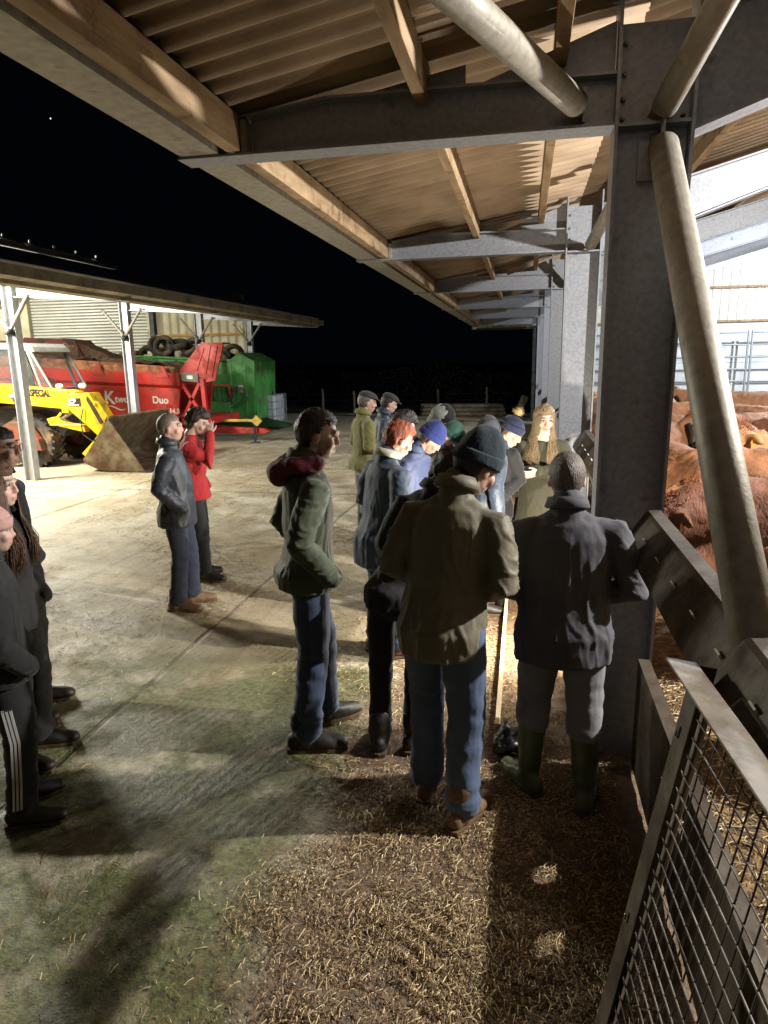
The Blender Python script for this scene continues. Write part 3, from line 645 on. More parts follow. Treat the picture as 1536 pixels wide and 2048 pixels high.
            p0 = wr + d * .03 + ac * .03; tube(b, [B(p0), B(p0 + ac * .026 + d * .03 + pn * .008), B(p0 + ac * .032 + d * .062 + pn * .02)], [.012 * k, .0095 * k, .008 * k], 8)
    for hip, kn, ank in LG: tube(b, [Vector((0, 0, .93)) * k, hip * k, kn * k, ank * k], [.05 * k, .05 * k, .04 * k, .035 * k], 10)
    sk = Vector(skin); iH = (HM).inverted()
    def colf(co):
        q = (iH @ (co / k) - Vector((0, .018, 1.636))) / 1.03; c = sk.copy()
        if q.length < .17:
            if q.y > .03:
                r = math.exp(-((q.x) ** 2 + (q.z + .03) ** 2) / .0009) * .35 + math.exp(-((abs(q.x) - .04) ** 2 + (q.z + .03) ** 2) / .0006) * .3
                c = c.lerp(Vector((.56, .24, .18)), min(.45, r))
                lip = math.exp(-((q.x / .024) ** 4) - ((q.z + .062) / .010) ** 2); c = c.lerp(Vector((.42, .13, .11)), lip * .7)
                br = math.exp(-(((abs(q.x) - .034) / .018) ** 4) - ((q.z - .034) / .006) ** 2); c = c.lerp(Vector((.06, .04, .03)), br * .75)
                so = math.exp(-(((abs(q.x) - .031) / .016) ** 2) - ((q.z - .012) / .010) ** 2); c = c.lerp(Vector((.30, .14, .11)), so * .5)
                if beard:
                    bd = max(0, min(1, (-.028 - q.z) / .018)) * (1 if q.y > .0 else 0) * (1 - .8 * math.exp(-((q.x / .02) ** 4) - ((q.z + .062) / .012) ** 2)); c = c.lerp(Vector(beard[:3]), bd * .45)
            elif beard and q.z < -.02 and q.y > .01: c = c.lerp(Vector(beard[:3]), .4)
            if abs(q.x) > .07: c = c.lerp(Vector((.55, .24, .18)), .25)
        return c
    def facedisp(p, n):
        q = (iH @ (p / k) - Vector((0, .018, 1.636))) / 1.03
        if q.y > .05 and abs(q.z - .012) < .05: return -.006 * k * math.exp(-(((abs(q.x) - .031) / .014) ** 2) - ((q.z - .010) / .011) ** 2) - .003 * math.exp(-((q.x / .02) ** 2) - ((q.z + .0625) / .003) ** 2)
        return 0
    vis_hand = any(a not in ('pocket', 'back') and len(a) != 3 for a in arms)
    body = solid('body', b, skin_m, t, (handv if vis_hand or lit else .0085), 2, facedisp, colf)
    # eyes
    for s in (-1, 1):
        b = BM(); ell(b, (0, 0, 0), (.0098 * k,) * 3, None, 10, 8); e = obj('eye', b, mat('eye white', hx(205, 195, 188), rough=.2), t, smooth=True); e.location = Hd((s * .031, .071, .011))
        b = BM(); ell(b, (0, 0, 0), (.006 * k, .003 * k, .006 * k), H3, 8, 6); e2 = obj('iris', b, mat('iris', hx(40, 28, 20), rough=.1), e, smooth=True); e2.location = H3 @ Vector((0, .0095 * k, 0))
    # --- jacket
    J = jacket
    b = BM(); hz = hem
    bl = bulk
    tor = [(1.46, .075, .07, -.012), (1.425, .128 * bl, .098, -.012), (1.36, .165 * bl, .120, -.010), (1.24, .172 * bl, .122 + belly * .4, .002 + belly * .2), (1.10, .164 * bl, .118 + belly, .004 + belly * .5), (.98, .172 * bl, .126 + belly * .8, .002 + belly * .4), (max(hz + .06, min(.9, hz + .3)), .190 * bl + flare * .5, .156 + belly * .35 + flare * .5 + lean * .0012, -lean * .0008), (hz, .194 * bl + flare, .158 + belly * .3 + flare + lean * .0012, -lean * .0010)]
    pts = []; rads = []
    for z, rx, ry, cy in tor:
        p = Vector((0, cy, z))
        pts.append(B(p) if z >= .93 else (RL @ Vector((0, cy, .93)) + Vector((0, 0, z - .93)) + Vector((0, 0, 0))) * k); rads.append((rx * k, ry * k))
    tube(b, pts, rads, 24, ref=(0, 1, 0), flat=True)
    sl = 1.0 + (bl - 1) * .7
    for i, (sh, el, wr) in enumerate(AR):
        s = (-1, 1)[i]; d = (wr - el).normalized(); cuff = wr - d * .0
        if arms[i] in ('pocket',): cuff = wr + d * .03
        up1 = (sh + el) / 2 + Vector((s * .006, 0, .005))
        tube(b, [B(sh + Vector((-s * .05, 0, -.01))), B(sh + Vector((s * .01, 0, -.015))), B(up1), B(el), B((el + wr) / 2), B(cuff)], [.060 * k * sl, .066 * k * sl, .063 * k * sl, .060 * k * sl, .055 * k * sl, .047 * k * sl], 16)
    # shoulders slope
    tube(b, [B((-.125 * bl, -.008, 1.385)), B((-.065, -.012, 1.428)), B((0, -.015, 1.45)), B((.065, -.012, 1.428)), B((.125 * bl, -.008, 1.385))], [.050 * k, .058 * k, .064 * k, .058 * k, .050 * k], 14)
    if collar: tube(b, [B((0, -.012, 1.44)), B((0, -.012 + 0 * .0, 1.525 + neck_up))], [.084 * k, .072 * k], 20)
    def jdisp(p, n):
        q = p / k; d = 0
        arm_w = max(0, min(1, (abs(q.x) - .19) / .06)); low = max(0, min(1, (1.45 - q.z) / .35))
        v = nz3(q, (11, 11, 2.6), o5); w = nz3(q, (8, 8, 13), o5 + 9); d1 = nz3(q + Vector((0, 0, q.x * .8)), (7, 7, 5), o5 + 4); f = nz3(q, (30, 30, 14), o5 + 20)
        rid = (1 - abs(v) * 2.4)
        v2 = nz3(q + Vector((q.z * .25, 0, 0)), (19, 19, 3.2), o5 + 31); w2 = nz3(q + Vector((0, 0, abs(q.x) * .9)), (9, 9, 26), o5 + 13)
        cr = (1 - min(1, abs(v) * 5)); cr2 = (1 - min(1, abs(v2) * 5)); cw = (1 - min(1, abs(w2) * 4.5))
        d += (1 - arm_w) * low * (.009 * v + .006 * cr + .004 * cr2) + arm_w * (.008 * w + .007 * cw) + .005 * d1 + .0025 * f
        # drape at hem, cinch near waist
        d += -.008 * math.exp(-((q.z - 1.08) / .05) ** 2) * (1 - arm_w)
        if n.z < -.7: d *= .2
        return d * k
    jk = solid('coat' if hem < .6 else 'jacket', b, J, t, voxel, 2, jdisp)
    if collar:
        b = BM(); cpts = []; cr = []
        for a in range(-150, 151, 20):
            aa = radians(a); cpts.append(B((sin(aa) * .078, -.012 - cos(aa) * .078 * -1 * -1, 1.522 + neck_up - .012 * cos(aa + pi)))); cr.append((.030 * k, .011 * k))
        n_ = len(cpts)
        # folded collar: swept band open at the throat
        ringv = []
        for j, p in enumerate(cpts):
            aa = radians(-150 + j * 20); out = RL3 @ Vector((sin(aa), -cos(aa), 0)); upd = RL3 @ Vector((0, 0, 1))
            row = [p + (-out * .006 + upd * -.03) * k, p + (out * .0 + upd * .022) * k, p + (out * .010 + upd * .024) * k, p + (out * .026 + upd * -.022) * k, p + (out * .016 + upd * -.03) * k]
            ringv.append([b.verts.new(v) for v in row])
        for a_, c_ in zip(ringv, ringv[1:]):
            for j in range(5): b.faces.new((a_[j], c_[j], c_[(j + 1) % 5], a_[(j + 1) % 5]))
        b.faces.new(ringv[0][::-1]); b.faces.new(ringv[-1]); obj('collar', b, collar if not isinstance(collar, bool) else J, t, smooth=True)
    # --- trousers
    b = BM(); wel = boots[0] == 'welly'
    tube(b, [Vector((0, 0, .97)) * k, Vector((0, -.0, .92)) * k, Vector((0, 0, .86)) * k], [(.125 * k, .085 * k), (.150 * k, .105 * k), (.145 * k, .105 * k)], 20, ref=(0, 1, 0))
    for hip, kn, ank in LG:
        end = ank + Vector((0, 0, .02)) if not wel else kn + (ank - kn) * .30
        mid = (kn + ank) / 2 if not wel else kn + (ank - kn) * .15
        tube(b, [hip * k, (hip + kn) / 2 * k, kn * k, mid * k, end * k], [.084 * k * legw, .082 * k * legw, .072 * k * legw, (.066 if not wel else .074) * k * legw, (.066 if not wel else .07) * k * legw], 18)
    def tdisp(p, n):
        q = p / k; kn = math.exp(-((q.z - .5) / .13) ** 2); an = math.exp(-((q.z - .17) / .1) ** 2); v = nz3(q, (12, 12, 20), o5 + 3); u = nz3(q, (9, 9, 3), o5)
        cz = 1 - min(1, abs(nz3(q, (8, 8, 24), o5 + 8)) * 4.5); return k * ((.004 + .006 * kn + .008 * an) * v + .009 * u + (.0 + .004 * kn + .009 * an) * cz * (.4 + nz3(q, (4, 4, 6), o5 + 2))) * (.3 if abs(n.z) > .8 else 1)
    solid('trousers', b, trousers, t, min(voxel, .011), 2, tdisp)
    if stripes:
        hip, kn, ank = LG[1]
        for s_ in (-1, 0, 1):
            b = BM(); pp = [(hip + kn) / 2, kn, (kn + ank) / 2, ank + Vector((0, 0, .06))]; rr = [.088, .074, .07, .066]
            prev = None
            for p_, r_ in zip(pp, rr):
                c_ = (p_ + Vector((r_ * legw * 1.02 + .007, s_ * .018 - .02, 0))) * k; row = [b.verts.new(c_ + Vector((0, a_, 0))) for a_ in (-.005, .005)] + [b.verts.new(c_ + Vector((-.02, a_, 0))) for a_ in (.005, -.005)]
                if prev:
                    for j in range(4): b.faces.new((prev[j], prev[(j + 1) % 4], row[(j + 1) % 4], row[j]))
                prev = row
            obj('stripe', b, mat('white stripe', hx(190, 190, 190), rough=.8), t)
    # --- boots
    bm_ = boots[1]
    for i, (hip, kn, ank) in enumerate(LG):
        yaw = radians((14, -14)[i] + fy[i]); RZ = Matrix.Rotation(yaw, 3, 'Z'); a0 = Vector((ank.x, ank.y, 0))
        def F_(q): return (a0 + RZ @ Vector(q)) * k
        b = BM()
        tube(b, [F_((0, -.06, .055)), F_((0, -.01, .062)), F_((0, .06, .055)), F_((0, .13, .045)), F_((0, .19, .040))], [(.040 * k, .048 * k), (.046 * k, .058 * k), (.050 * k, .052 * k), (.054 * k, .040 * k), (.045 * k, .032 * k)], 16, ref=(0, 0, 1))
        if wel:
            top = kn + (ank - kn) * .22; tube(b, [F_((0, -.012, .06)), ank * k, (ank + (top - ank) * .5) * k, top * k], [.05 * k, .052 * k, .066 * k, .072 * k], 18)
        else: tube(b, [F_((0, -.015, .06)), F_((0, -.015, .19))], [.054 * k, .062 * k], 16)
        def bdisp(p, n): return .004 * noise.noise(p * 22) + (.004 * sin(p.z * 90) * math.exp(-((p.z - .12) / .05) ** 2))
        bt = solid('boot', b, bm_, t, .009, 2, bdisp)
        b = BM(); outl = [(-.036, -.095), (-.04, -.03), (-.040, .04), (-.052, .12), (-.044, .185), (-.018, .218), (.018, .218), (.044, .185), (.052, .12), (.040, .04), (.04, -.03), (.036, -.095), (0, -.108)]
        prism(b, [(F_((u, v, 0)).x, F_((u, v, 0)).y) for u, v in outl], .002, .026 * k, 'z'); obj('sole', b, mat('dirty boot sole', hx(60, 50, 40), rough=.8, dirt=hx(96, 74, 50), dscale=9, demand=.45), bt, bevel=.004)
        if wel:
            b = BM(); ring_torus(b, top * k, .070 * k, .006 * k, (kn - ank)); obj('boot_rim', b, mat('pale boot rim', hx(176, 184, 150), rough=.5), bt, smooth=True)
    # --- hair
    def shell(nm, m, fac, hairline, low, amp=.004, vox=None, ctr=(0, -.014, .016), rad=(.080, .100, .102), parent=t, back=None):
        """closed cap over the skull: kept out where f(q)>0, sunk under the skin elsewhere"""
        bb = BM(); M2 = H3; seg, rg = 48, 32; bmesh.ops.create_uvsphere(bb, u_segments=seg, v_segments=rg, radius=1)
        for v in bb.verts:
            u = v.co.copy(); q = Vector((u.x * rad[0], u.y * rad[1], u.z * rad[2])) + Vector(ctr)
            hl = hairline(q); w = max(0, min(1, hl / .012)); r = .88 + (fac - .88) * w
            q = Vector((u.x * rad[0], u.y * rad[1], u.z * rad[2])) * r + Vector(ctr)
            nn = nz3(q, (70, 70, 22), o5); q += u * (amp * (nn + .5) * w)
            if low and w > 0 and q.z < -.02 and q.y < 0: q.y -= .0
            v.co = Hd(q)
        return obj(nm, bb, m, parent, smooth=True)
    if hair:
        hc, style = hair[0], hair[1]; fac = {'short': 1.035, 'buzz': 1.012, 'medium': 1.10, 'thick': 1.16, 'bald': 1.012}[style]
        def hl(q):
            # positive where hair grows
            front = (q.y - .055) ; f = .058 + .0 * q.y
            if style == 'bald': return min((.045 - q.z) * 1.0, (-.0 - q.y) + .05 + (-.4 * (q.z + .05)), q.z + .075)
            v = max(q.z - f - nz3(q, (40, 40, 40), 3) * .006, min((.012 - q.y) + .35 * (q.z - .02), q.z + (.085 if style != 'medium' else .10)))
            # side burn and ear clearance
            if abs(q.x) > .055 and -.035 < q.y and q.z < .012: v = min(v, max((q.z - .0), .028 - abs(q.y - .02) if q.z > -.02 else -1))
            return v
        shell('hair', hc, fac, hl, True, amp={'short': .006, 'buzz': .0015, 'medium': .014, 'thick': .02, 'bald': .002}[style])
    if longhair:
        hc, side_, length = longhair; b = BM(); rr = random.Random(seed)
        for _ in range(1000):
            a = rr.uniform(radians(70), radians(290)) if side_ == 'back' else rr.choice((rr.uniform(radians(30), radians(110)), rr.uniform(radians(250), radians(330)), rr.uniform(radians(110), radians(250))))
            sx_, cy_ = sin(a), cos(a); top_ = Hd((sx_ * .045, cy_ * .05 - .01, .10)); r1 = Hd((sx_ * .088, cy_ * .10 - .015, .02)); r2 = Hd((sx_ * .098, cy_ * .10 - .015, -.08)); sh_ = B((sx_ * (.095 + rr.random() * .035), cy_ * .115 - .0, 1.44 + rr.uniform(-.02, .02))); 
            end = sh_ + Vector((rr.uniform(-.03, .03), (.05 if cy_ > 0 else -.03) + rr.uniform(-.02, .02), -length * rr.uniform(.6, 1.0))) * k
            mid = sh_.lerp(end, .5) + Vector((rr.uniform(-.02, .02), (.03 if cy_ > 0 else -.02), 0))
            w_ = rr.uniform(.0016, .0034) * k; tube(b, [top_, r1, r2, sh_, mid, end], [w_ * .6, w_, w_, w_, w_ * .8, w_ * .2], 5, cap=False)
        obj('long_hair', b, hc, t, smooth=True)
    # --- hats
    if hat:
        kind, hm = hat[0], hat[1]
        if kind == 'beanie':
            ht = hat[2] if len(hat) > 2 else .03
            b = BM(); bmesh.ops.create_uvsphere(b, u_segments=72, v_segments=24, radius=1)
            for v in b.verts:
                u = v.co.copy(); ang = math.atan2(u.x, u.y); q = Vector((u.x * .090, u.y * .108, u.z * (.100 + ht) if u.z > 0 else u.z * .035)) + Vector((0, -.018, .034 - .25 * u.y * .05 * -1))
                if u.z > .2: q += Vector((0, -.02 * (u.z ** 2), 0))
                q *= 1 + .018 * sin(ang * 30) * (1 - abs(u.z)) + .05 * nz3(u, (2.2, 2.2, 2.2), o5) * max(0, u.z)
                if q.y > 0 and u.z < 0: q.z += .012
                v.co = Hd(q)
            hh = obj('beanie', b, hm, t, smooth=True)
            b = BM(); n = 96; R0 = []
            for j in range(n):
                a = 2 * pi * j / n; rib = .0016 * sin(a * 44); c = Vector((sin(a) * (.0895 + rib), cos(a) * (.106 + rib) - .018, .030 + .016 * cos(a))); out = Vector((sin(a), cos(a), 0))
                R0.append([b.verts.new(Hd(c + out * dx + Vector((0, 0, dz)))) for dx, dz in ((-.004, -.026), (.005, -.028), (.008, -.01), (.0075, .018), (.003, .028), (-.004, .026))])
            for j in range(n):
                a_, c_ = R0[j], R0[(j + 1) % n]
                for m_ in range(6): b.faces.new((a_[m_], c_[m_], c_[(m_ + 1) % 6], a_[(m_ + 1) % 6]))
            obj('cuff', b, hm, hh, smooth=True)
            if len(hat) > 3:
                b = BM(); c0 = Hd((0, -.045, .165 + ht)); rr = random.Random(4)
                ell(b, c0, (.035 * k,) * 3)
                for _ in range(500):
                    d = Vector((rr.gauss(0, 1), rr.gauss(0, 1), rr.gauss(0, 1))).normalized(); L = rr.uniform(.04, .065) * k; s_ = d.orthogonal().normalized() * .0016
                    vs = [b.verts.new(c0 + d * .02 + s_), b.verts.new(c0 + d * .02 - s_), b.verts.new(c0 + d * L)]; b.faces.new(vs)
                obj('fur_bobble', b, hat[3], hh)
        if kind == 'cap':
            b = BM(); bmesh.ops.create_uvsphere(b, u_segments=32, v_segments=18, radius=1)
            for v in b.verts:
                u = v.co.copy(); q = Vector((u.x * .092, u.y * .112, u.z * .062 if u.z > 0 else u.z * .02)) + Vector((0, -.002, .062 + u.y * -.012)); v.co = Hd(q)
            hh = obj('cap', b, hm, t, smooth=True)
            b = BM(); pr = [(-.075, .075), (-.06, .115), (-.03, .142), (0, .15), (.03, .142), (.06, .115), (.075, .075), (0, .09)]
            A_ = [b.verts.new(Hd((u, v, .052 - (v - .07) * .28))) for u, v in pr]; B_ = [b.verts.new(Hd((u, v, .062 - (v - .07) * .25))) for u, v in pr]
            b.faces.new(A_); b.faces.new(B_[::-1])
            for j in range(8): b.faces.new((A_[j], B_[j], B_[(j + 1) % 8], A_[(j + 1) % 8]))
            obj('peak', b, hm, hh)
        if kind == 'headband':
            b = BM(); pp = [Hd((sin(a) * .087, -.03 + cos(a) * .012, .01 + cos(a) * .0 + .098 * 1.0 * cos(a) + .0)) for a in [radians(d) for d in range(-100, 101, 20)]]
            tube(b, pp, [(.012 * k, .006 * k)] * len(pp), 8); obj('headband', b, hm, t, smooth=True)
    if hood:
        hm, mode = hood
        b = BM()
        if mode == 'down':
            for a in range(-120, 121, 24):
                aa = radians(a); ell(b, B((sin(aa) * .105, -.035 - cos(aa) * .085, 1.485 - .01 * cos(aa))), (.052 * k, .05 * k, .045 * k), None, 10, 8)
            ell(b, B((0, -.155, 1.435)), (.10 * k, .055 * k, .06 * k), RL3, 12, 8)
            solid('hood', b, hm, t, .011, 3, lambda p, n: .012 * nz3(p, (16, 16, 9), o5) + .004 * nz3(p, (40, 40, 40), 2))
        else:
            # hood up: shell open at the face
            seg, rg = 40, 24; bmesh.ops.create_uvsphere(b, u_segments=seg, v_segments=rg, radius=1)
            for v in b.verts:
                u = v.co.copy(); q = Vector((u.x * .108, u.y * .125, u.z * .128)) + Vector((0, -.022, .0))
                opn = (u.y > .45 and u.z < .72 and u.z > -.85)
                if opn: q = Vector((u.x * .075, -.02, u.z * .09))
                if u.z < -.4: q = q + Vector((u.x * .03, -.01, -.03))
                q += u * .006 * nz3(u, (4, 4, 4), o5); v.co = Hd(q)
            obj('hood', b, hm, t, smooth=True)
            if len(hood) > 2 if False else False: pass
    if scarf:
        b = BM()
        for j in range(3): 
            pp = [B((sin(a) * (.092 - j * .006), cos(a) * (.095 - j * .005) + .0, 1.46 + j * .032 + .012 * sin(a * 2 + j))) for a in [radians(d) for d in range(0, 361, 24)]]
            tube(b, pp, .026 * k, 8)
        solid('scarf', b, scarf, t, .009, 2, lambda p, n: .006 * nz3(p, (30, 30, 60), 1))
    if glasses:
        g_ = BM()
        for s in (-1, 1):
            ring_torus(g_, Hd((s * .033, .096, .008)), .022 * k, .0022 * k, H3 @ Vector((0, 1, 0)), 16, 5); tube(g_, [Hd((s * .054, .09, .014)), Hd((s * .078, .0, .01))], .002 * k, 5)
        tube(g_, [Hd((-.012, .1, .012)), Hd((.012, .1, .012))], .002 * k, 5); obj('glasses', g_, black_rub, t)
    return t
# materials
olive = cloth('olive waxed cotton', hx(112, 107, 88), .62, hx(82, 78, 62), scale=3)
olive2 = cloth('dark olive cloth', hx(74, 82, 60), .75, hx(54, 62, 46), scale=3)
olive3 = cloth('moss fleece', hx(124, 122, 74), .9, hx(98, 96, 56), scale=8)
navy = cloth('navy quilted cloth', hx(46, 58, 78), .6, hx(32, 42, 60))
navy2 = cloth('faded navy coat', hx(66, 84, 104), .75, hx(46, 60, 78))
blackj = cloth('black shell cloth', hx(46, 52, 62), .5, hx(32, 36, 46))
charcoal = cloth('charcoal shirt cloth', hx(78, 78, 86), .85, hx(60, 60, 68))
blk = cloth('black cloth', hx(22, 23, 26), .85, hx(14, 15, 17))
redh = cloth('red sweatshirt', hx(178, 32, 36), .85, hx(146, 26, 30))
maroon = cloth('maroon fleece', hx(112, 36, 56), .9, hx(84, 26, 42))
denim = cloth('blue denim', hx(62, 78, 106), .85, hx(34, 44, 66), scale=5, stretch=(1, 1, .5))
denim_d = cloth('dark denim', hx(42, 50, 70), .85, hx(28, 34, 50), scale=4)
denim_l = cloth('washed denim', hx(90, 110, 142), .85, hx(46, 60, 86), scale=4, stretch=(1, 1, .6))
greyt = cloth('grey work trousers', hx(132, 132, 136), .85, hx(108, 108, 114))
royal = cloth('royal blue knit', hx(38, 52, 120), .95, hx(28, 40, 96), bump=.6)
bluej = cloth('blue padded cloth', hx(72, 84, 122), .6, hx(56, 66, 100))
dgreen = cloth('dark green knit', hx(24, 42, 52), .95, hx(16, 30, 40), bump=.7)
green_k = cloth('bottle green knit', hx(34, 78, 66), .95, hx(24, 60, 50), bump=.7)
grey_k = cloth('dark grey knit', hx(58, 62, 72), .95, bump=.7)
navy_k = cloth('navy knit', hx(30, 38, 66), .95, bump=.7)
tweed = cloth('dark tweed', hx(56, 56, 54), .95, hx(40, 40, 40), bump=.5)
greyhood = cloth('grey marl', hx(140, 146, 142), .9, hx(116, 122, 120))
pinkk = cloth('pink knit', hx(196, 158, 150), .95, hx(170, 130, 124), bump=.8)
camel = cloth('khaki wool coat', hx(72, 70, 54), .9, hx(54, 52, 40))
cream = cloth('cream scarf', hx(196, 196, 176), .95, hx(166, 166, 146), bump=.6)
welly = mat('green rubber boot', hx(92, 104, 70), hx(72, 84, 54), rough=.42, scale=5, dirt=hx(96, 80, 54), dscale=6, demand=.62)
leather = mat('brown boot leather', hx(120, 92, 66), hx(88, 64, 44), rough=.6, scale=8, dirt=hx(132, 110, 80), dscale=8, demand=.58, bump=.2)
tanb = mat('chestnut boot leather', hx(112, 62, 42), hx(84, 44, 30), rough=.5, scale=5, dirt=hx(70, 46, 30), dscale=6, demand=.56)
blkb = mat('black boot leather', hx(40, 36, 34), hx(24, 22, 22), rough=.55, scale=8, dirt=hx(80, 62, 44), dscale=7, demand=.62)
fur = mat('sand fur', hx(190, 168, 124), hx(150, 126, 84), rough=.9)
h_dk = hairmat('dark brown', hx(48, 36, 28)); h_br = hairmat('brown', hx(74, 54, 38)); h_gr = hairmat('grey', hx(104, 96, 90)); h_gi = hairmat('ginger', hx(150, 74, 44)); h_bl = hairmat('blonde', hx(146, 124, 94)); h_lb = hairmat('long brown', hx(96, 68, 48)); h_bk = hairmat('black', hx(26, 22, 22))
FAIR = (.52, .37, .30); RUDDY = (.54, .35, .28); PALE = (.58, .43, .36)
# facing: 0 = along +Y, -90 = +X (right)
person('man with thin grey hair in a black jacket and jeans beside the red sweatshirt', -2.88, 5.22, 1.69, -72, lean=-1, head=(2, 0, 0), arms=('pocket', 'pocket'), bulk=1.04, belly=.03, jacket=blackj, hem=.79, trousers=denim_d, legw=1.02, boots=('low', leather), hair=(hairmat('thin grey', hx(128, 112, 100)), 'buzz'), skin=RUDDY, stance=.10, feet=(.06, -.03), seed=1, fy=(0, 0))
person('dark haired youth in a red sweatshirt holding a hand to the face', -3.11, 6.02, 1.68, -78, lean=2, head=(22, -6, 0), arms=('pocket', 'face'), bulk=.93, jacket=redh, hem=.86, trousers=blk, legw=.88, boots=('low', blkb), hair=(h_dk, 'thick'), skin=FAIR, seed=2, collar=False, feet=(-.02, .08), lit=True)
person('bearded man in a dark green jacket with a maroon hood standing alone', -1.13, 3.38, 1.86, -62, lean=4, head=(10, -12, 0), arms=('pocket', 'pocket'), bulk=1.06, flare=-.015, jacket=olive2, hem=.87, trousers=denim, legw=1.0, boots=('low', blkb), hair=(h_dk, 'short'), skin=FAIR, beard=(.16, .10, .07), hood=(maroon, 'down'), seed=3, voxel=.009, lit=True, stance=.12, feet=(.10, -.06), collar=olive2)
person('man in a moss green fleece, flat cap and green wellingtons behind the group', -1.84, 7.78, 1.74, -60, lean=3, head=(8, -10, 0), arms=('front', 'front'), bulk=1.16, jacket=olive3, hem=.86, trousers=greyt, boots=('welly', welly), hair=(h_gr, 'short'), hat=('cap', tweed), skin=RUDDY, seed=4)
person('man in a dark cap partly hidden behind the moss green fleece', -1.76, 8.35, 1.70, -75, lean=8, head=(12, 10, 0), arms=('front', 'front'), jacket=navy, trousers=denim_d, boots=('low', blkb), hair=(h_dk, 'short'), hat=('cap', tweed), skin=PALE, seed=5)
person('person with dark hair and a blue headband stooping behind the ginger haired man', -1.18, 5.65, 1.72, -60, lean=12, head=(28, 0, 0), arms=('front', 'front'), jacket=navy2, hem=.82, trousers=denim, boots=('low', blkb), hair=(h_bk, 'medium'), hat=('headband', royal), skin=FAIR, seed=6)
person('ginger haired person in a faded navy coat, jeans and chestnut boots', -.96, 4.55, 1.70, -52, lean=8, head=(20, -8, 0), arms=('front', 'front'), bulk=1.16, belly=.03, jacket=navy2, hem=.72, trousers=denim, boots=('low', tanb), hair=(h_gi, 'medium'), skin=RUDDY, seed=7, lit=True, collar=cream, feet=(0, .06))
person('smiling man in a royal blue beanie and blue padded jacket', -.93, 5.35, 1.66, -105, lean=14, head=(30, 22, 0), arms=('front', 'front'), jacket=bluej, trousers=denim_d, boots=('low', blkb), hair=(h_br, 'short'), hat=('beanie', royal, .02), skin=RUDDY, beard=(.3, .18, .12), seed=8, lit=True)
person('person with a pale grey hood up over a black hat', -.94, 6.65, 1.70, -110, lean=12, head=(24, 0, 0), arms=('front', 'front'), jacket=olive3, trousers=denim_d, boots=('low', blkb), hair=(h_dk, 'short'), hat=('beanie', blk, .0), hood=(greyhood, 'up'), skin=FAIR, seed=9)
person('person in a bottle green beanie between the blue beanie and the dark green one', -.81, 6.0, 1.64, -120, lean=16, head=(34, 0, 0), arms=('front', 'front'), jacket=blk, trousers=denim_d, boots=('low', blkb), hair=(h_dk, 'short'), hat=('beanie', green_k, .0), skin=FAIR, seed=10)
person('big man in an olive waxed coat, dark green beanie and washed jeans', -.33, 2.84, 1.80, -14, lean=12, side=3, head=(18, -30, 12), arms=('front', 'front'), bulk=1.02, belly=.02, flare=-.03, jacket=olive, hem=.81, trousers=denim_l, legw=1.05, boots=('low', leather), hair=(h_dk, 'short'), hat=('beanie', dgreen, .035), skin=RUDDY, seed=11, voxel=.0085, stance=.115, feet=(.10, -.04), knee=(.02, 0), neck_up=.015)
person('person in black with shaggy dark hair, mostly hidden behind the olive waxed coat', -.63, 3.36, 1.72, -8, lean=12, side=21, head=(20, 0, 0), arms=(((.165, .03, 1.12), (.12, .16, 1.0), 0), ((.18, .0, 1.12), (.12, .14, 1.0), 0)), bulk=.78, jacket=blk, hem=.86, trousers=blk, legw=.84, boots=('low', blkb), hair=(h_bk, 'thick'), skin=FAIR, seed=12, stance=.09, feet=(-.05, .02))
person('person in a dark grey beanie leaning in behind the dark green beanie', -.26, 5.75, 1.70, 178, lean=16, head=(30, 0, 0), arms=('front', 'front'), jacket=blk, trousers=blk, boots=('low', blkb), hair=(h_dk, 'short'), hat=('beanie', grey_k, .02), skin=FAIR, seed=13)
person('person in a navy beanie with a sandy fur bobble and a dark coat', -.34, 5.55, 1.68, -75, lean=18, head=(16, -20, 0), arms=(((.27, .05, 1.16), (.20, .22, .98)), ((.27, .02, 1.16), (.24, .14, .92))), jacket=navy, hem=.74, trousers=denim_d, boots=('low', blkb), hair=(h_dk, 'short'), hat=('beanie', navy_k, .0, fur), skin=RUDDY, seed=14, lit=True)
person('blonde woman in a long khaki coat and cream scarf beside the second column', .17, 6.25, 1.68, -178, lean=2, head=(10, 12, 0), arms=('crossed', 'crossed'), bulk=1.0, jacket=camel, hem=.36, flare=.06, trousers=denim_d, boots=('low', blkb), hair=(h_bl, 'medium'), hood=None, scarf=cream, longhair=(h_bl, 'all', .28), skin=PALE, seed=15, lit=True)
person('man in a charcoal shirt, grey trousers and green wellingtons by the near column', .205, 3.03, 1.69, 4, lean=5, head=(10, 0, 0), arms=(((.275, -.03, 1.12), (.10, .2, 1.04)), ((.31, -.03, 1.12), (.10, .2, 1.04))), bulk=1.16, belly=.02, flare=-.015, jacket=charcoal, hem=.78, trousers=greyt, legw=1.08, boots=('welly', welly), hair=(h_gr, 'buzz'), skin=RUDDY, seed=16, voxel=.009, stance=.13, feet=(.08, -.05), fy=(18, 0))
person('man in glasses and a dark coat behind the long haired woman at the picture edge', -2.94, 3.35, 1.76, -70, lean=0, head=(4, 0, 0), arms=('pocket', 'pocket'), jacket=blk, trousers=blk, boots=('low', blkb), hair=(h_bk, 'short'), glasses=True, skin=RUDDY, seed=17, lit=True)
person('woman with long brown hair in a dark jacket behind the pink hat', -2.60, 2.92, 1.62, -80, lean=0, head=(2, 0, 0), arms=('pocket', 'pocket'), jacket=blk, hem=.84, trousers=blk, boots=('low', blkb), hair=(h_lb, 'medium'), hat=('headband', grey_k), longhair=(h_lb, 'all', .30), skin=PALE, seed=18, lit=True)
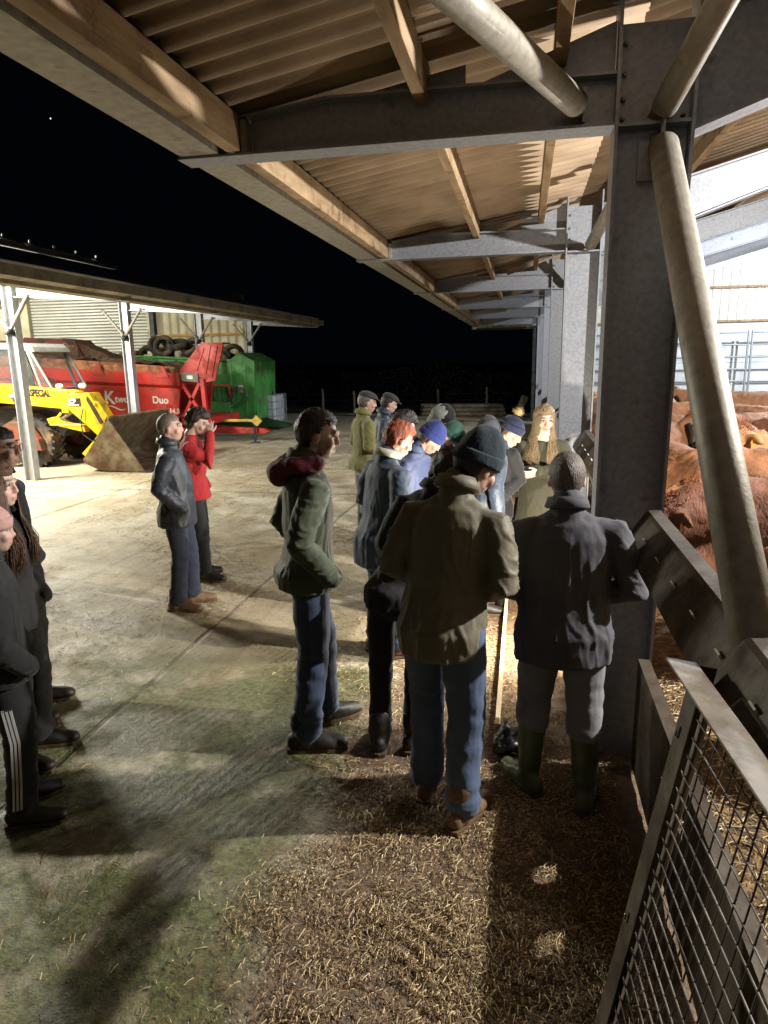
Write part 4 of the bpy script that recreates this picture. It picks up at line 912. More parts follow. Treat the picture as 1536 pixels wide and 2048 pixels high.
person('person in a pink hat, black jacket and black trousers with three white stripes', -2.29, 2.48, 1.50, -52, lean=0, head=(6, 0, 0), arms=('pocket', ((.36, .02, 1.12), (.22, .12, .95), 0)), bulk=1.14, jacket=blk, hem=.86, trousers=blk, legw=1.05, boots=('low', blkb), hair=(h_dk, 'short'), hat=('beanie', pinkk, .0), skin=FAIR, seed=19, stripes=True)

# ------------------------------------------------------------ cattle
def cowmat(nm, a, b_, bp=.7): return mat(nm, a, b_, rough=.75, scale=7, bump=bp, bscale=70, stretch=(1, 1, .5), vcol=True, contrast=.7)
hide = [cowmat('chestnut hide', hx(158, 108, 72), hx(108, 70, 46)), cowmat('golden hide', hx(186, 142, 96), hx(136, 98, 62)), cowmat('dark red hide', hx(112, 66, 42), hx(74, 44, 30))]
def cow(seed, m, hd=(0, 0), neck=0.0):
    r = random.Random(seed); t = bpy.data.objects.new('cow', None); COL.objects.link(t)
    b = BM()
    tube(b, [(0, -.88, 1.02), (0, -.72, 1.0), (0, -.3, .97), (0, .15, .95), (0, .52, .98), (0, .74, 1.06)], [(.17, .2), (.29, .33), (.33, .37), (.35, .39), (.30, .37), (.20, .27)], 20, ref=(0, 0, 1))
    a, d = radians(hd[0]), hd[1]
    n1 = Vector((sin(a) * .12, .92, 1.16 - d * .12)); n2 = Vector((sin(a) * .3, 1.10, 1.26 - d * .35)); D = Vector((sin(a), cos(a) * .9, -.55 - d * .5)).normalized()
    tube(b, [(0, .6, 1.1), n1, n2], [(.19, .26), (.15, .22), (.12, .16)], 16, ref=(0, 0, 1))
    tube(b, [n2 - D * .05, n2 + D * .1, n2 + D * .28, n2 + D * .42], [(.115, .13), (.11, .125), (.075, .09), (.07, .07)], 14, ref=(0, 0, 1))
    ell(b, n2 + Vector((0, -.02, .08)), (.09, .09, .08))
    sd = D.cross(Vector((0, 0, 1))).normalized()
    for s in (-1, 1):
        e0 = n2 + sd * s * .10 + Vector((0, 0, .06)); tube(b, [e0, e0 + sd * s * .10 + Vector((0, 0, -.02)), e0 + sd * s * .17 + Vector((0, 0, -.05))], [(.03, .02), (.05, .022), (.02, .014)], 8)
        for yy, kx in ((.45, .17), (-.68, .2)):
            if yy > 0: pts = [(s * kx, yy, .85), (s * kx, yy, .62), (s * (kx - .02), yy + .02, .40), (s * (kx - .02), yy, .12), (s * (kx - .02), yy + .03, .03)]; rr = [(.12, .13), (.085, .1), (.055, .055), (.04, .04), (.055, .06)]
            else: pts = [(s * kx, yy, .9), (s * kx, yy + .06, .68), (s * (kx - .02), yy - .08, .45), (s * (kx - .02), yy - .02, .12), (s * (kx - .02), yy + .02, .03)]; rr = [(.14, .2), (.11, .15), (.055, .065), (.042, .045), (.055, .06)]
            tube(b, pts, rr, 10)
    o5 = r.uniform(0, 40)
    def dsp(p, n): return .018 * nz3(p, (3, 3, 3), o5) + .010 * nz3(p, (13, 13, 13), o5) + .012 * (1 - min(1, 3 * abs(nz3(p, (22, 9, 22), o5 + 5)))) * .5 + .005 * nz3(p, (40, 40, 40), o5)
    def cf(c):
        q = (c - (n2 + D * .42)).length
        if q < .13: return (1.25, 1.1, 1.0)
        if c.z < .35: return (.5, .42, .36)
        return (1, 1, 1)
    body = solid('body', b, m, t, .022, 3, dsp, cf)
    b = BM(); rr = random.Random(seed)
    for _ in range(900):   # curly poll and dewlap hair
        c = n2 + Vector((rr.gauss(0, .05), rr.gauss(0, .05), .11 + rr.gauss(0, .03))); dd = Vector((rr.gauss(0, 1), rr.gauss(0, 1), rr.gauss(.4, 1))).normalized() * .035; s_ = dd.orthogonal().normalized() * .0035
        b.faces.new([b.verts.new(c + s_), b.verts.new(c - s_), b.verts.new(c + dd)])
    obj('poll_hair', b, mat('curly hide', hx(150, 92, 56), hx(116, 66, 40), rough=.9), t)
    b = BM(); tube(b, [(0, -1.03, 1.22), (0, -1.10, 1.12), (0, -1.11, .8), (0, -1.10, .5)], [.035, .03, .018, .03], 8); obj('tail', b, m, t, smooth=True)
    for s in (-1, 1):
        b = BM(); ell(b, n2 + D * .12 + sd * s * .10 + Vector((0, 0, .02)), (.016,) * 3, None, 8, 6); obj('eye', b, black_rub, t, smooth=True)
        b = BM(); e0 = n2 + sd * s * .19 + Vector((0, 0, .02)); box(b, -.02, .02, -.004, .004, -.03, .025, Matrix.Translation(e0 + D * .03) @ Matrix.Rotation(a, 4, 'Z')); obj('ear_tag', b, yellow, t)
    b = BM(); tube(b, [n2 + D * .43 + sd * -.03, n2 + D * .44 + sd * .03], .035, 10); obj('muzzle', b, mat('pink muzzle', hx(176, 128, 108), rough=.45), t, smooth=True)
    return t
protos = [cow(1, hide[2], (-15, .5)), cow(2, hide[0], (10, 0)), cow(3, hide[1], (-30, -.15)), cow(4, hide[0], (30, .6))]
# (proto, x, y, facing deg, scale, label)
herd = [(0, 1.98, 4.62, 96, 1.0, 'dark red cow standing broadside nearest the feed fence, head towards the column'),
        (1, 2.6, 3.35, 75, .96, 'chestnut cow whose red flank shows just above the near feed fence'),
        (3, 2.35, 6.0, 80, 1.0, 'chestnut cow standing broadside behind the nearest dark red one'),
        (2, 3.0, 7.3, 100, .98, 'golden cow broadside in the third row back'),
        (3, 1.42, 6.75, 186, .95, 'chestnut cow with its head turned to the camera right beside the near column'),
        (2, 2.35, 8.35, 160, .97, 'golden cow facing out between two broadside ones beside the sloping tube'),
        (1, 3.15, 9.9, 120, 1.0, 'chestnut cow with a straight back in the middle of the pen'),
        (2, 5.2, 9.2, 75, 1.0, 'golden cow broadside at the picture edge in the middle of the pen'),
        (1, 1.65, 9.1, 150, .95, 'chestnut cow looking out beside the near column'),
        (0, 3.8, 8.9, 60, 1.0, 'dark red cow with a high rounded back left of the golden head'),
        (2, 4.55, 11.3, 172, 1.05, 'golden cow facing the camera at the back of the pen'),
        (1, 3.5, 11.0, 200, 1.0, 'chestnut cow facing the camera at the back, left of the golden one'),
        (3, 2.5, 12.0, 90, 1.0, 'chestnut cow broadside at the back beside the sloping tube'),
        (1, 1.7, 10.2, 20, 1.0, 'chestnut cow showing its rump behind the near column'),
        (0, 5.9, 13.0, 100, 1.02, 'dark red cow broadside behind the golden one facing the camera'),
        (2, 2.2, 15.2, 110, 1.0, 'golden cow far back near the end wall'),
        (3, 1.5, 13.2, 60, 1.0, 'chestnut cow seen between the two nearest columns'),
        (1, 4.2, 15.5, 80, 1.0, 'chestnut cow furthest back near the end wall')]
used = set()
for pi_, x, y, f, s, lab in herd:
    if pi_ in used: t = copy_tree(protos[pi_])
    else: t = protos[pi_]; used.add(pi_)
    t.location = (x, y, 0); t.rotation_euler = (0, 0, radians(f)); t.scale = (s, s, s); tag(t, lab, 'cow', 'cattle in the pen')


# ------------------------------------------------------------ yellow loader
def wheel(par, x, y, z, R, w, rimc, name='wheel', lugs=26):
    wh = bpy.data.objects.new(name, None); COL.objects.link(wh); wh.parent = par; wh.location = (x, y, z)
    b = BM(); prof = [(R * .56, -w * .42), (R * .78, -w * .5), (R * .93, -w * .46), (R * .97, -w * .3), (R * .97, w * .3), (R * .93, w * .46), (R * .78, w * .5), (R * .56, w * .42)]
    n = 48; rows = []
    for i in range(n):
        a = 2 * pi * i / n; rows.append([b.verts.new((cos(a) * r, yy, sin(a) * r)) for r, yy in prof])
    for i in range(n):
        p, q = rows[i], rows[(i + 1) % n]
        for k in range(len(prof)): b.faces.new((p[k], q[k], q[(k + 1) % len(prof)], p[(k + 1) % len(prof)]))
    for i in range(lugs):
        a = 2 * pi * i / lugs
        for s in (-1, 1):
            a2 = a + (.0 if s > 0 else pi / lugs); M = Matrix.Rotation(-a2, 4, 'Y') @ Matrix.Translation((R * .97, s * w * .24, 0)) @ Matrix.Rotation(s * .6, 4, 'X')
            box(b, -.03, R * .055, -w * .26, w * .26, -.022, .022, M)
    obj('tyre', b, rubber, wh)
    b = BM(); prof = [(.0, -.1), (R * .18, -.1), (R * .22, -.04), (R * .45, -.02), (R * .52, -.1), (R * .57, -w * .42), (R * .57, w * .4), (0, w * .38)]; rows = []
    for i in range(28):
        a = 2 * pi * i / 28; rows.append([b.verts.new((cos(a) * max(r, .004), yy, sin(a) * max(r, .004))) for r, yy in prof])
    for i in range(28):
        p, q = rows[i], rows[(i + 1) % 28]
        for k in range(len(prof) - 1): b.faces.new((p[k], q[k], q[k + 1], p[k + 1]))
    obj('rim', b, rimc, wh)
    return wh
rust = mat('rusty red paint', hx(150, 66, 44), hx(104, 46, 32), rough=.75, scale=6, dirt=hx(84, 60, 40), dscale=5, demand=.5)
L = thing('loader', 'yellow farm loader with grey framed cab and worn steel bucket parked under the canopy', 'loader', (-10, 12.8, 0))
def lo(n, b, m, par=None, **k):
    a = obj(n, b, m, par or L, **k); 
    if par is None: a.location = (10, -12.8, 0)
    return a
b = BM(); prism(b, [(-13.6, .75), (-9.5, .62), (-9.35, .8), (-9.35, 1.05), (-9.8, 1.2), (-13.6, 1.3)], 12.75, 14.1, 'y'); lo('chassis', b, steel_dark, bevel=.03)
b = BM(); prism(b, [(-13.4, 1.3), (-11.2, 1.3), (-11.2, 1.72), (-13.4, 1.65)], 12.9, 14.0, 'y'); lo('engine_cover', b, yellow, bevel=.04)
b = BM(); prism(b, [(-13.3, 2.0), (-8.69, 1.585), (-8.72, 1.22), (-9.0, 1.20), (-9.05, 1.25), (-13.3, 1.62)], 12.2, 12.5, 'y'); bo = lo('boom', b, yellow, bevel=.015)
b = BM(); prism(b, [(-8.98, 1.62), (-8.84, 1.61), (-8.87, 1.16), (-9.02, 1.17)], 12.17, 12.53, 'y'); lo('boom_collar', b, yellow, bevel=.01)
letters('lettering', 'AGRI SPECIAL', .19, black_txt, L, (-10.02 + 10, 12.195 - 12.8, 1.52), (radians(90), radians(2.5), 0), bold=.009, sx=.66)
b = BM(); prism(b, [(-8.84, 1.54), (-8.36, 1.56), (-8.05, 1.03), (-8.24, .70), (-8.87, 1.26)], 12.15, 12.5, 'y'); lo('boom_head', b, yellow, bevel=.012)
b = BM(); prism(b, [(-8.30, 1.40), (-8.17, 1.40), (-7.96, 1.07), (-8.10, 1.03)], 12.12, 12.18, 'y'); tube(b, [(-8.22, 12.1, 1.34), (-8.22, 12.5, 1.34)], .035, 10); lo('tilt_lever', b, yellow)
b = BM(); prism(b, [(-8.40, 1.50), (-8.30, 1.36), (-8.10, .98), (-8.17, .95), (-8.42, 1.42)], 12.13, 12.149, 'y'); lo('slot_plate', b, steel_dark)
b = BM(); box(b, -8.83, -8.565, 12.135, 12.149, 1.305, 1.455); pl = lo('name_plate', b, black_txt)
letters('lettering', 'JCB', .13, white_txt, L, (-8.81 + 10, 12.132 - 12.8, 1.35), (radians(90), 0, 0), bold=.008, sx=.82)
b = BM(); box(b, -8.81, -8.59, 12.131, 12.134, 1.318, 1.334); lo('plate_line', b, white_txt)
b = BM(); tube(b, [(-9.0, 12.1, 1.15), (-9.25, 12.1, .95), (-8.55, 12.12, .92)], .03, 8); prism(b, [(-9.44, 1.04), (-9.30, 1.08), (-8.95, .95), (-8.62, .92), (-8.60, .78), (-8.72, .80), (-9.1, .88), (-9.4, .95)], 12.25, 12.4, 'y'); lo('link_arm', b, yellow)
b = BM(); tube(b, [(-9.2, 12.3, 1.0), (-8.8, 12.3, 1.22)], .035, 8); lo('lift_ram', b, bolt_m, smooth=True)
b = BM(); tube(b, [(-8.50, 12.12, 1.25), (-8.56, 12.08, 1.0), (-8.52, 12.06, .75), (-8.35, 12.08, .62), (-8.15, 12.15, .7)], .012, 6); lo('hose', b, black_rub, smooth=True)
# cab
cf = mat('grey cab frame', hx(120, 124, 122), hx(96, 100, 98), rough=.5)
b = BM(); fr = [(-10.95, 1.5), (-10.9, 2.35), (-10.75, 2.46), (-10.05, 2.46), (-9.98, 2.40), (-9.76, 1.66)]
for y in (12.62, 13.75):
    tube(b, [(x, y, z) for x, z in fr], .035, 8)
    tube(b, [(-9.93, y, 2.42), (-9.50, y, 1.62)], .032, 8); tube(b, [(-10.05, y, 2.44), (-9.93, y, 2.42)], .03, 8)
for x, z in ((-9.93, 2.42), (-9.50, 1.62), (-10.9, 2.4)): tube(b, [(x, 12.62, z), (x, 13.75, z)], .03, 8)
lo('cab_frame', b, cf, smooth=True)
b = BM(); prism(b, [(-10.85, 2.44), (-9.95, 2.42), (-9.80, 2.36), (-9.86, 2.47), (-9.98, 2.55), (-10.8, 2.57)], 12.58, 13.8, 'y'); lo('cab_roof', b, mat('pale cab roof', hx(186, 190, 188), rough=.5), bevel=.03)
b = BM(); prism(b, [(-10.9, 1.72), (-10.88, 2.38), (-10.06, 2.42), (-9.82, 1.7)], 12.60, 12.606, 'y'); lo('window', b, glass)
b = BM(); prism(b, [(-9.74, 1.68), (-9.97, 2.38), (-9.92, 2.38), (-9.54, 1.66)], 12.60, 12.606, 'y'); lo('window', b, glass)
b = BM(); bar(b, (-9.90, 13.18, 2.40), (-9.515, 13.18, 1.66), 1.08, .006, (1, 0, 0)); lo('windscreen', b, glass)
b = BM(); box(b, -10.6, -10.2, 13.0, 13.45, 1.3, 1.5); box(b, -10.65, -10.52, 13.0, 13.45, 1.5, 2.1); lo('seat', b, blk, bevel=.05)
b = BM(); ring_torus(b, (-9.95, 13.2, 1.72), .17, .016, (.7, 0, .7)); tube(b, [(-9.95, 13.2, 1.72), (-9.8, 13.2, 1.5)], .02, 8); lo('steering_wheel', b, black_rub, smooth=True)
for nm, p in (('work_light', (-9.28, 12.55, 1.68)), ('work_light', (-8.62, 12.35, 1.69)), ('mirror', (-10.05, 12.12, 1.50))):
    b = BM(); ell(b, (0, 0, 0), (.09, .05, .055)); o = lo(nm, b, lampglass if nm != 'mirror' else cf, smooth=True); o.location = Vector(p) - Vector((10 * -1 * -1, 0, 0)) * 0 + Vector((10, -12.8, 0))
    b = BM(); tube(b, [(0, .05, -.12), (0, .02, 0)], .014, 6); obj('stalk', b, steel_dark, o)
wheel(L, .02 - .12, -.12, .56, .57, .4, rust); wheel(L, -.1, 1.35, .56, .57, .4, rust); wheel(L, -2.7, -.1, .56, .57, .4, rust); wheel(L, -2.7, 1.35, .56, .57, .4, rust)
b = BM(); prism(b, [(-10.75, .30), (-10.6, .85), (-10.35, .98), (-9.95, .96), (-9.72, .62), (-9.66, .38), (-9.9, .42), (-10.1, .62), (-10.4, .6), (-10.5, .3)], 12.28, 12.42, 'y'); tube(b, [(-10.1, 12.2, .5), (-10.1, 12.9, .5)], .11, 12); tube(b, [(-10.35, 12.18, .78), (-10.35, 12.5, .78)], .07, 10); lo('axle_housing', b, rust, bevel=.01)
# bucket
BK = [(-7.97, 1.05), (-8.62, .24), (-8.56, .16), (-8.26, .035), (-7.27, .012)]
b = BM(); prism(b, BK, 12.10, 12.13, 'y'); bk = lo('bucket', b, bucket_m)
b = BM(); prism(b, BK, 14.42, 14.45, 'y'); 
th = .02; inner = [(-7.97, 1.05), (-8.30, .64), (-8.62, .24), (-8.56, .16), (-8.26, .035), (-7.27, .012)]; off_ = [(x + .02, z + .018) for x, z in inner]
prism(b, inner + off_[::-1], 12.131, 14.419, 'y'); a = obj('bucket_shell', b, bucket_m, bk)
b = BM(); prism(b, [(-7.42, .0105), (-7.16, .006), (-7.16, -.0 + .012), (-7.42, .04)], 12.09, 14.46, 'y'); obj('cutting_edge', b, steel_dark, bk)
b = BM(); prism(b, [(-8.02, 1.05), (-7.95, 1.04), (-7.93, 1.08), (-8.0, 1.10)], 12.10, 14.45, 'y'); obj('top_lip', b, bucket_m, bk)
for yy in (12.3,):
    b = BM(); prism(b, [(-8.15, .98), (-8.45, .62), (-8.76, .34), (-8.66, .26), (-8.36, .62)], yy, yy + .05, 'y'); obj('hanger', b, yellow, bk)

# ------------------------------------------------------------ trailers
def bodybox(b, near, y0, y1, w=.05):
    """hopper side outlines joined to a tub: near outline polygon extruded as two walls plus floor"""
    prism(b, near, y0, y0 + w, 'y'); prism(b, near, y1 - w, y1, 'y')
T = thing('muck_spreader', 'bright red muck spreader trailer with white lettering parked behind the yellow loader', 'trailer', (-10.5, 17.2, 0))
def tr(n, b, m, par=None, **k): 
    a = obj(n, b, m, par or T, **k)
    if par is None: a.location = (10.5, -17.2, 0)
    return a
Y0, Y1 = 16.3, 18.2
b = BM(); prism(b, [(-14.8, 1.90), (-8.57, 1.62), (-8.70, .78), (-13.8, .70), (-14.8, 1.0)], Y0, Y0 + .05, 'y'); prism(b, [(-14.8, 1.90), (-8.57, 1.62), (-8.70, .78), (-13.8, .70), (-14.8, 1.0)], Y1 - .05, Y1, 'y'); box(b, -14.6, -8.7, Y0 + .051, Y1 - .051, .72, .8); bx_ = tr('tub', b, red)
b = BM(); prism(b, [(Y0 - .14, 1.70), (Y0 + .02, 1.60), (Y0 + .02, 1.72), (Y0 - .12, 2.00), (Y0 - .16, 2.00)], -14.9, -8.53, 'x')
me_m = Matrix.Shear('XY', 4, (0, 0)); 
for v in b.verts: v.co.z += -(v.co.x + 11.7) * .05
tr('flared_side', b, red, bevel=.006)
b = BM(); prism(b, [(-12.1, 2.27), (-8.50, 1.99), (-8.50, 1.76), (-12.1, 2.02)], Y0 + .02, Y0 + .06, 'y'); prism(b, [(-14.8, 2.44), (-12.105, 2.27), (-12.105, 2.02), (-14.8, 2.2)], Y0 + .02, Y0 + .06, 'y'); prism(b, [(-14.8, 2.44), (-8.5, 1.99), (-8.5, 1.76), (-14.8, 2.2)], Y1 - .06, Y1 - .02, 'y'); tr('extension_board', b, board_m)
for x, z in ((-10.75, 1.86), (-8.95, 1.76)):
    b = BM(); prism(b, [(x - .17, z), (x + .17, z - .02), (x + .03, z + .27), (x - .03, z + .27)], Y0 - .19, Y0 - .165, 'y'); tr('bracket', b, red)
b = BM(); rr = random.Random(5)
nx_, ny_ = 60, 12; gvv = [[b.verts.new((-14.6 + 6.0 * i / nx_, Y0 + .08 + (Y1 - Y0 - .16) * j / ny_, 2.30 - .075 * (6.0 * i / nx_ - 2) * .9 + .16 * noise.noise(Vector((i * .16, j * .5, 1))) + .07 * noise.noise(Vector((i * .7, j * .9, 4))) - .0)) for j in range(ny_ + 1)] for i in range(nx_ + 1)]
for i in range(nx_):
    for j in range(ny_): b.faces.new((gvv[i][j], gvv[i + 1][j], gvv[i + 1][j + 1], gvv[i][j + 1]))
tr('muck_load', b, muck)
b = BM(); prism(b, [(-8.56, 1.93), (-7.91, 2.60), (-7.34, 2.54), (-7.62, 1.66), (-7.95, 1.60), (-7.98, 1.74), (-8.56, 1.74)], Y0 - .02, Y0 + .04, 'y')
bar(b, (-7.62, Y0 + .04, 2.57), (-7.62, Y0 + .5, 2.57), .5, .03); tr('headboard', b, red)
for (x0, z0, x1, z1) in ((-7.86, 2.45, -8.1, 1.9), (-7.68, 2.5, -7.86, 1.8), (-7.5, 2.48, -7.7, 1.75)):
    b = BM(); bar(b, (x0, Y0 - .03, z0), (x1, Y0 - .03, z1), .03, .03); tr('rib', b, red)
b = BM(); bar(b, (-7.95, Y0 - .03, 1.7), (-7.9, Y0 - .03, .62), .12, .1); bar(b, (-8.55, Y0 + .02, 1.6), (-8.0, Y0 + .02, .75), .1, .08); bar(b, (-8.55, Y0 + .02, .75), (-8.05, Y0 + .02, 1.6), .1, .08); box(b, -8.62, -7.86, Y0 - .02, Y1, .55, .72); tr('front_frame', b, red)
b = BM(); prism(b, [(-8.55, 1.66), (-8.06, 1.62), (-8.06, 1.84), (-8.55, 1.87)], Y0 - .06, Y0 - .021, 'y'); tr('control_box', b, mat('grey box', hx(110, 106, 96), rough=.6))
b = BM(); box(b, -8.36, -8.2, Y0 - .065, Y0 - .061, 1.70, 1.79); tr('box_label', b, white_txt)
b = BM(); prism(b, [(-13.6, .42), (-7.86, .42), (-6.72, .37), (-6.54, .30), (-6.72, .24), (-7.86, .24), (-13.6, .22)], 17.1, 17.3, 'y'); tr('drawbar', b, red, bevel=.01)
b = BM(); tube(b, [(-6.93, 17.0, .62), (-6.93, 17.0, .05)], .035, 8); box(b, -7.03, -6.83, 16.9, 17.1, 0, .03); tr('jack_leg', b, steel_dark)
b = BM(); tube(b, [(-7.7, 16.9, .60), (-6.86, 16.9, .60)], .04, 8); prism(b, [(-6.94, .58), (-6.80, .74), (-6.64, .60), (-6.78, .46)], 16.8, 16.86, 'y'); tr('yellow_shaft', b, mat('dirty yellow guard', hx(206, 176, 74), hx(160, 130, 54), rough=.6))
b = BM(); box(b, -7.94, -7.78, Y0 - .1, Y0 - .04, .50, .74); tr('reflector', b, mat('red reflector', hx(226, 20, 24), rough=.3))
for nm, p, s_, tx in (('lettering', (-10.78, 1.10), .46, 'K'), ('lettering', (-10.47, 1.13), .25, 'two'), ('lettering', (-9.40, 1.10), .25, 'Duo'), ('lettering', (-9.03, .98), .12, '100'), ('lettering', (-8.95, .84), .17, '14.5')):
    letters(nm, tx, s_, white_txt if tx != '100' else mat('dark red letter', hx(150, 30, 26)), T, (p[0] + 10.5, Y0 - .004 - 17.2, p[1]), (radians(90), radians(1.5), 0), bold=.011 if tx == 'K' else .006)
b = BM(); ps = [(-10.72 + .55 * i / 8, 1.02 + .035 * sin(i / 8 * 2 * pi) - .06 * i / 8) for i in range(9)]
prism(b, ps + [(x, z - .03 * sin(pi * min(1, max(0, i / 8))) - .004) for i, (x, z) in reversed(list(enumerate(ps)))], Y0 - .006, Y0 - .001, 'y'); tr('swoosh', b, white_txt)
wheel(T, -1.2, -.75, .62, .62, .5, rust); wheel(T, -2.8, -.75, .62, .62, .5, rust)
# second, dirtier spreader behind
T2 = thing('muck_spreader', 'muck caked dark red spreader trailer, its lettered top showing above the yellow loader\'s cab', 'trailer', (-13.6, 19, 0))
b = BM(); prism(b, [(-16.5, 2.86), (-15.03, 2.70), (-14.77, 2.93), (-13.1, 2.82), (-12.87, 2.33), (-12.4, 2.1), (-12.4, .7), (-16.5, .7)], 18.62, 18.68, 'y'); prism(b, [(-16.5, 2.86), (-14.77, 2.93), (-13.05, 2.82), (-12.4, 2.1), (-12.4, .7), (-16.5, .7)], 19.3, 19.36, 'y'); o = obj('tub', b, redm, T2); o.location = (13.6, -19, 0)
letters('lettering', 'Ktwo  Duo', .24, mat('dulled lettering', hx(140, 110, 92), rough=.8), T2, (-14.1 + 13.6, 18.612 - 19, 2.62), (radians(90), radians(4), 0), bold=.004, sx=.9)
b = BM(); n = 40; up_ = [b.verts.new((-15.0 + 3.1 * i / n, 18.7, 2.86 - max(0, i / n - .55) * 1.3 + .05 * noise.noise(Vector((i * .6, 0, 0))))) for i in range(n + 1)]; dn_ = [b.verts.new((v.co.x, 19.3, v.co.z + .04 * noise.noise(v.co * 3))) for v in up_]; lo_ = [b.verts.new((v.co.x, 18.7, 2.2)) for v in up_]
for i in range(n): b.faces.new((up_[i], up_[i + 1], dn_[i + 1], dn_[i])); b.faces.new((up_[i], lo_[i], lo_[i + 1], up_[i + 1]))
o = obj('muck_load', b, muck, T2); o.location = (13.6, -19, 0)
b = BM(); box(b, -14.7, -13.0, 18.601, 18.618, 2.35, 2.62); 
for v in b.verts: v.co.z += .06 * noise.noise(v.co * 4)
o = obj('muck_splash', b, muck, T2); o.location = (13.6, -19, 0)
wheel(T2, -1.0, .0, .6, .6, .45, rust); wheel(T2, .6, .0, .6, .6, .45, rust)

# green trailer
G = thing('feed_trailer', 'tall green trailer with a pitched front hopper and black tyres piled on top', 'trailer', (-10.5, 20.5, 0))
def gr(n, b, m, **k): a = obj(n, b, m, G, **k); a.location = (10.5, -20.5, 0); return a
b = BM(); prism(b, [(-14.6, 2.44), (-8.58, 2.10), (-8.58, .62), (-14.2, .62), (-14.6, 1.2)], 19.6, 19.66, 'y'); prism(b, [(-14.6, 2.44), (-8.58, 2.10), (-8.58, .62), (-14.2, .62), (-14.6, 1.2)], 21.5, 21.56, 'y'); box(b, -14.3, -8.58, 19.67, 21.49, .62, .7); box(b, -14.5, -8.6, 19.67, 21.49, 1.94, 1.98); gr('tub', b, green)
b = BM(); prism(b, [(19.52, 2.14), (19.70, 2.14), (19.70, 2.20), (19.52, 2.20)], -14.7, -8.52, 'x')
for v in b.verts: v.co.z += -(v.co.x + 8.58) * .056 - .02
gr('top_rail', b, green, bevel=.008)
for x in (-13, -11.7, -10.4, -9.5):
    b = BM(); box(b, x - .04, x + .04, 19.53, 19.598, .7, 2.1 - (x + 8.58) * .05); gr('rib', b, green)
b = BM(); prism(b, [(-8.72, 2.10), (-8.32, 2.36), (-7.84, 2.10), (-7.92, .40), (-8.55, .44)], 19.50, 19.56, 'y'); prism(b, [(-8.72, 2.10), (-8.32, 2.36), (-7.84, 2.10), (-7.92, .40), (-8.55, .44)], 21.2, 21.26, 'y'); bar(b, (-8.08, 19.5, 2.235), (-8.08, 21.26, 2.235), .55, .02, (.47, 0, .88)); bar(b, (-7.88, 19.56, 1.25), (-7.88, 21.2, 1.25), .03, 1.7); bar(b, (-8.52, 19.52, 2.22), (-8.52, 21.2, 2.22), .4, .02, (-.5, 0, .85)); gr('front_hopper', b, green, bevel=.006)
b = BM(); box(b, -8.2, -8.12, 19.47, 19.499, .5, 2.0); box(b, -8.62, -8.56, 19.47, 19.499, .45, 2.05); gr('corner_rib', b, green)
b = BM(); box(b, -8.38, -8.24, 19.485, 19.499, 1.2, 1.42); gr('notice', b, white_txt)
b = BM(); prism(b, [(-9.6, .95), (-8.6, .92), (-8.6, .42), (-9.5, .46)], 19.3, 19.5, 'y'); gr('side_guard', b, green, bevel=.02)
b = BM(); prism(b, [(-13.8, .56), (-8.5, .5), (-7.94, .38), (-7.1, .16), (-7.2, .08), (-8.5, .12), (-13.8, .3)], 20.3, 20.6, 'y'); gr('drawbar', b, mat('dark green chassis', hx(30, 72, 40), rough=.6))
rr = random.Random(8)
for k in range(6):
    x0 = -9.4 + k * .14; b = BM(); tube(b, [(x0, 19.42, 1.4), (x0 + .1, 19.36, 1.05 - rr.random() * .2), (x0 + .25, 19.33, .75), (x0 + .5 + rr.random() * .3, 19.36, 1.0), (-8.5 + k * .05, 19.4, 1.38)], .014, 6); gr('hose', b, black_rub, smooth=True)
b = BM(); bar(b, (-9.45, 19.4, 1.43), (-8.62, 19.4, 1.43), .05, .05); bar(b, (-8.64, 19.4, 1.43), (-8.6, 19.4, .9), .04, .04); gr('hose_rail', b, mat('red hose rail', hx(200, 50, 34), rough=.5))
wheel(G, -1.4, -.9, .55, .55, .42, rust); wheel(G, -2.8, -.9, .55, .55, .42, rust)
# tyres on top
b = BM(); n = 28; prof = [(.19, -.07), (.23, -.095), (.30, -.1), (.335, -.06), (.335, .06), (.30, .1), (.23, .095), (.19, .07), (.205, .0)]
rows = []
for i in range(n):
    a = 2 * pi * i / n; rows.append([b.verts.new((cos(a) * r, sin(a) * r, z)) for r, z in prof])
for i in range(n):
    p, q = rows[i], rows[(i + 1) % n]
    for k in range(len(prof)): b.faces.new((p[k], q[k], q[(k + 1) % len(prof)], p[(k + 1) % len(prof)]))
ty0 = obj('tyre', b, rubber, smooth=True)
spots = [(-12.15, 2.30, 10, 70), (-11.75, 2.33, 80, 78), (-11.35, 2.37, 30, 60), (-11.05, 2.62, 75, 15), (-10.7, 2.38, 85, -10), (-10.35, 2.34, 60, 60), (-10.6, 2.66, 20, 20), (-10.0, 2.30, 80, 30), (-9.65, 2.26, 75, -30), (-9.2, 2.26, 70, 50), (-8.85, 2.32, 85, 20), (-11.5, 2.64, 60, 100), (-10.15, 2.58, 50, -40), (-8.95, 2.2, 30, 160)]
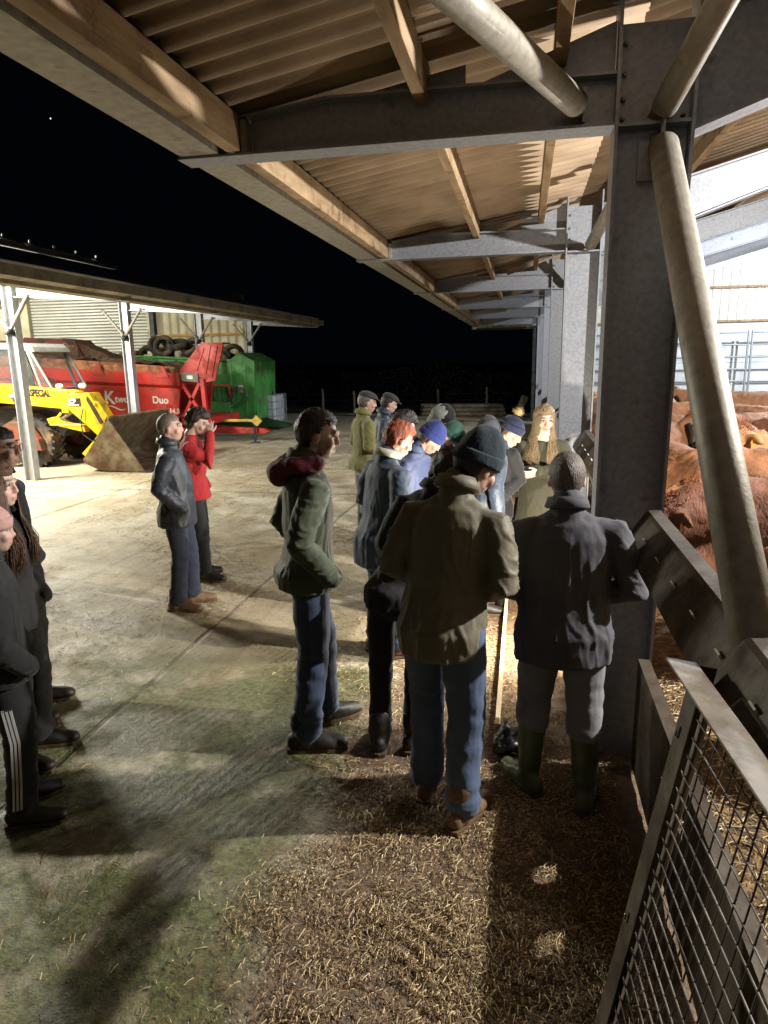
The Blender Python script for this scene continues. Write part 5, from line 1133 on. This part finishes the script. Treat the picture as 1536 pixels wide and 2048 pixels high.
side_l = ['leftmost tyre lying loosely at the rear of the heap', 'upright tyre second from the rear of the heap', 'slanting tyre in the rear middle of the heap', 'topmost upright tyre on the crest of the heap', 'tyre on edge in the middle of the heap, lowest layer', 'slanting tyre right of the middle of the heap', 'nearly flat tyre lying on top of the crest of the heap', 'upright tyre just behind the red headboard', 'tyre on edge right behind the red headboard', 'tyre leaning out right of the red headboard', 'rightmost upright tyre beside the pitched green hopper', 'slanting tyre on the rear shoulder of the heap', 'slanting tyre on the front shoulder of the heap', 'tilted tyre low down beside the pitched green hopper']
for i, (x, z, tilt, rot) in enumerate(spots):
    o = ty0 if i == 0 else ty0.copy()
    if i: COL.objects.link(o)
    o.location = (x, 20.15 + (i % 3) * .22, z - .0); o.rotation_euler = (radians(tilt), 0, radians(rot * .5)); tag(o, 'black ' + side_l[i], 'tyre', 'tyres heaped on the green trailer')
# brown boards lying on the trailer
b = BM(); prism(b, [(-12.9, 2.30), (-12.2, 2.52), (-11.9, 2.50), (-11.9, 2.40), (-12.3, 2.34)], 19.9, 20.6, 'y'); o = obj('cardboard_sheet', b, mat('brown card', hx(150, 112, 74), hx(112, 80, 52), rough=.9)); tag(o, 'crumpled brown cardboard sheet lying on the green trailer behind the post', 'cardboard')
# IBC
I = thing('bulk_tank', 'white plastic bulk liquid tank in a steel cage beside the green trailer', 'tank', (-7.93, 20.95, 0))
b = BM(); box(b, -.30, .30, -.42, .42, .2, 1.07); obj('tank_body', b, plastic_w, I, bevel=.07)
b = BM(); tube(b, [(0, 0, 1.05), (0, 0, 1.12)], .1, 12); obj('lid', b, blk, I)
b = BM()
for z in (.2, .42, .64, .86, 1.08):
    for (p, q) in (((-.34, -.46), (.34, -.46)), ((.34, -.46), (.34, .46)), ((.34, .46), (-.34, .46)), ((-.34, .46), (-.34, -.46))): tube(b, [(p[0], p[1], z), (q[0], q[1], z)], .009, 6)
for k in range(6):
    for y in (-.46, .46): tube(b, [(-.34 + k * .136, y, .12), (-.34 + k * .136, y, 1.08)], .009, 6)
for k in range(7):
    for x in (-.34, .34): tube(b, [(x, -.46 + k * .153, .12), (x, -.46 + k * .153, 1.08)], .009, 6)
obj('cage', b, galv, I)
b = BM()
for y in (-.4, 0, .4): box(b, -.36, .36, y - .06, y + .06, 0, .12)
box(b, -.36, .36, -.48, .48, .121, .14); obj('pallet', b, steel_dark, I)
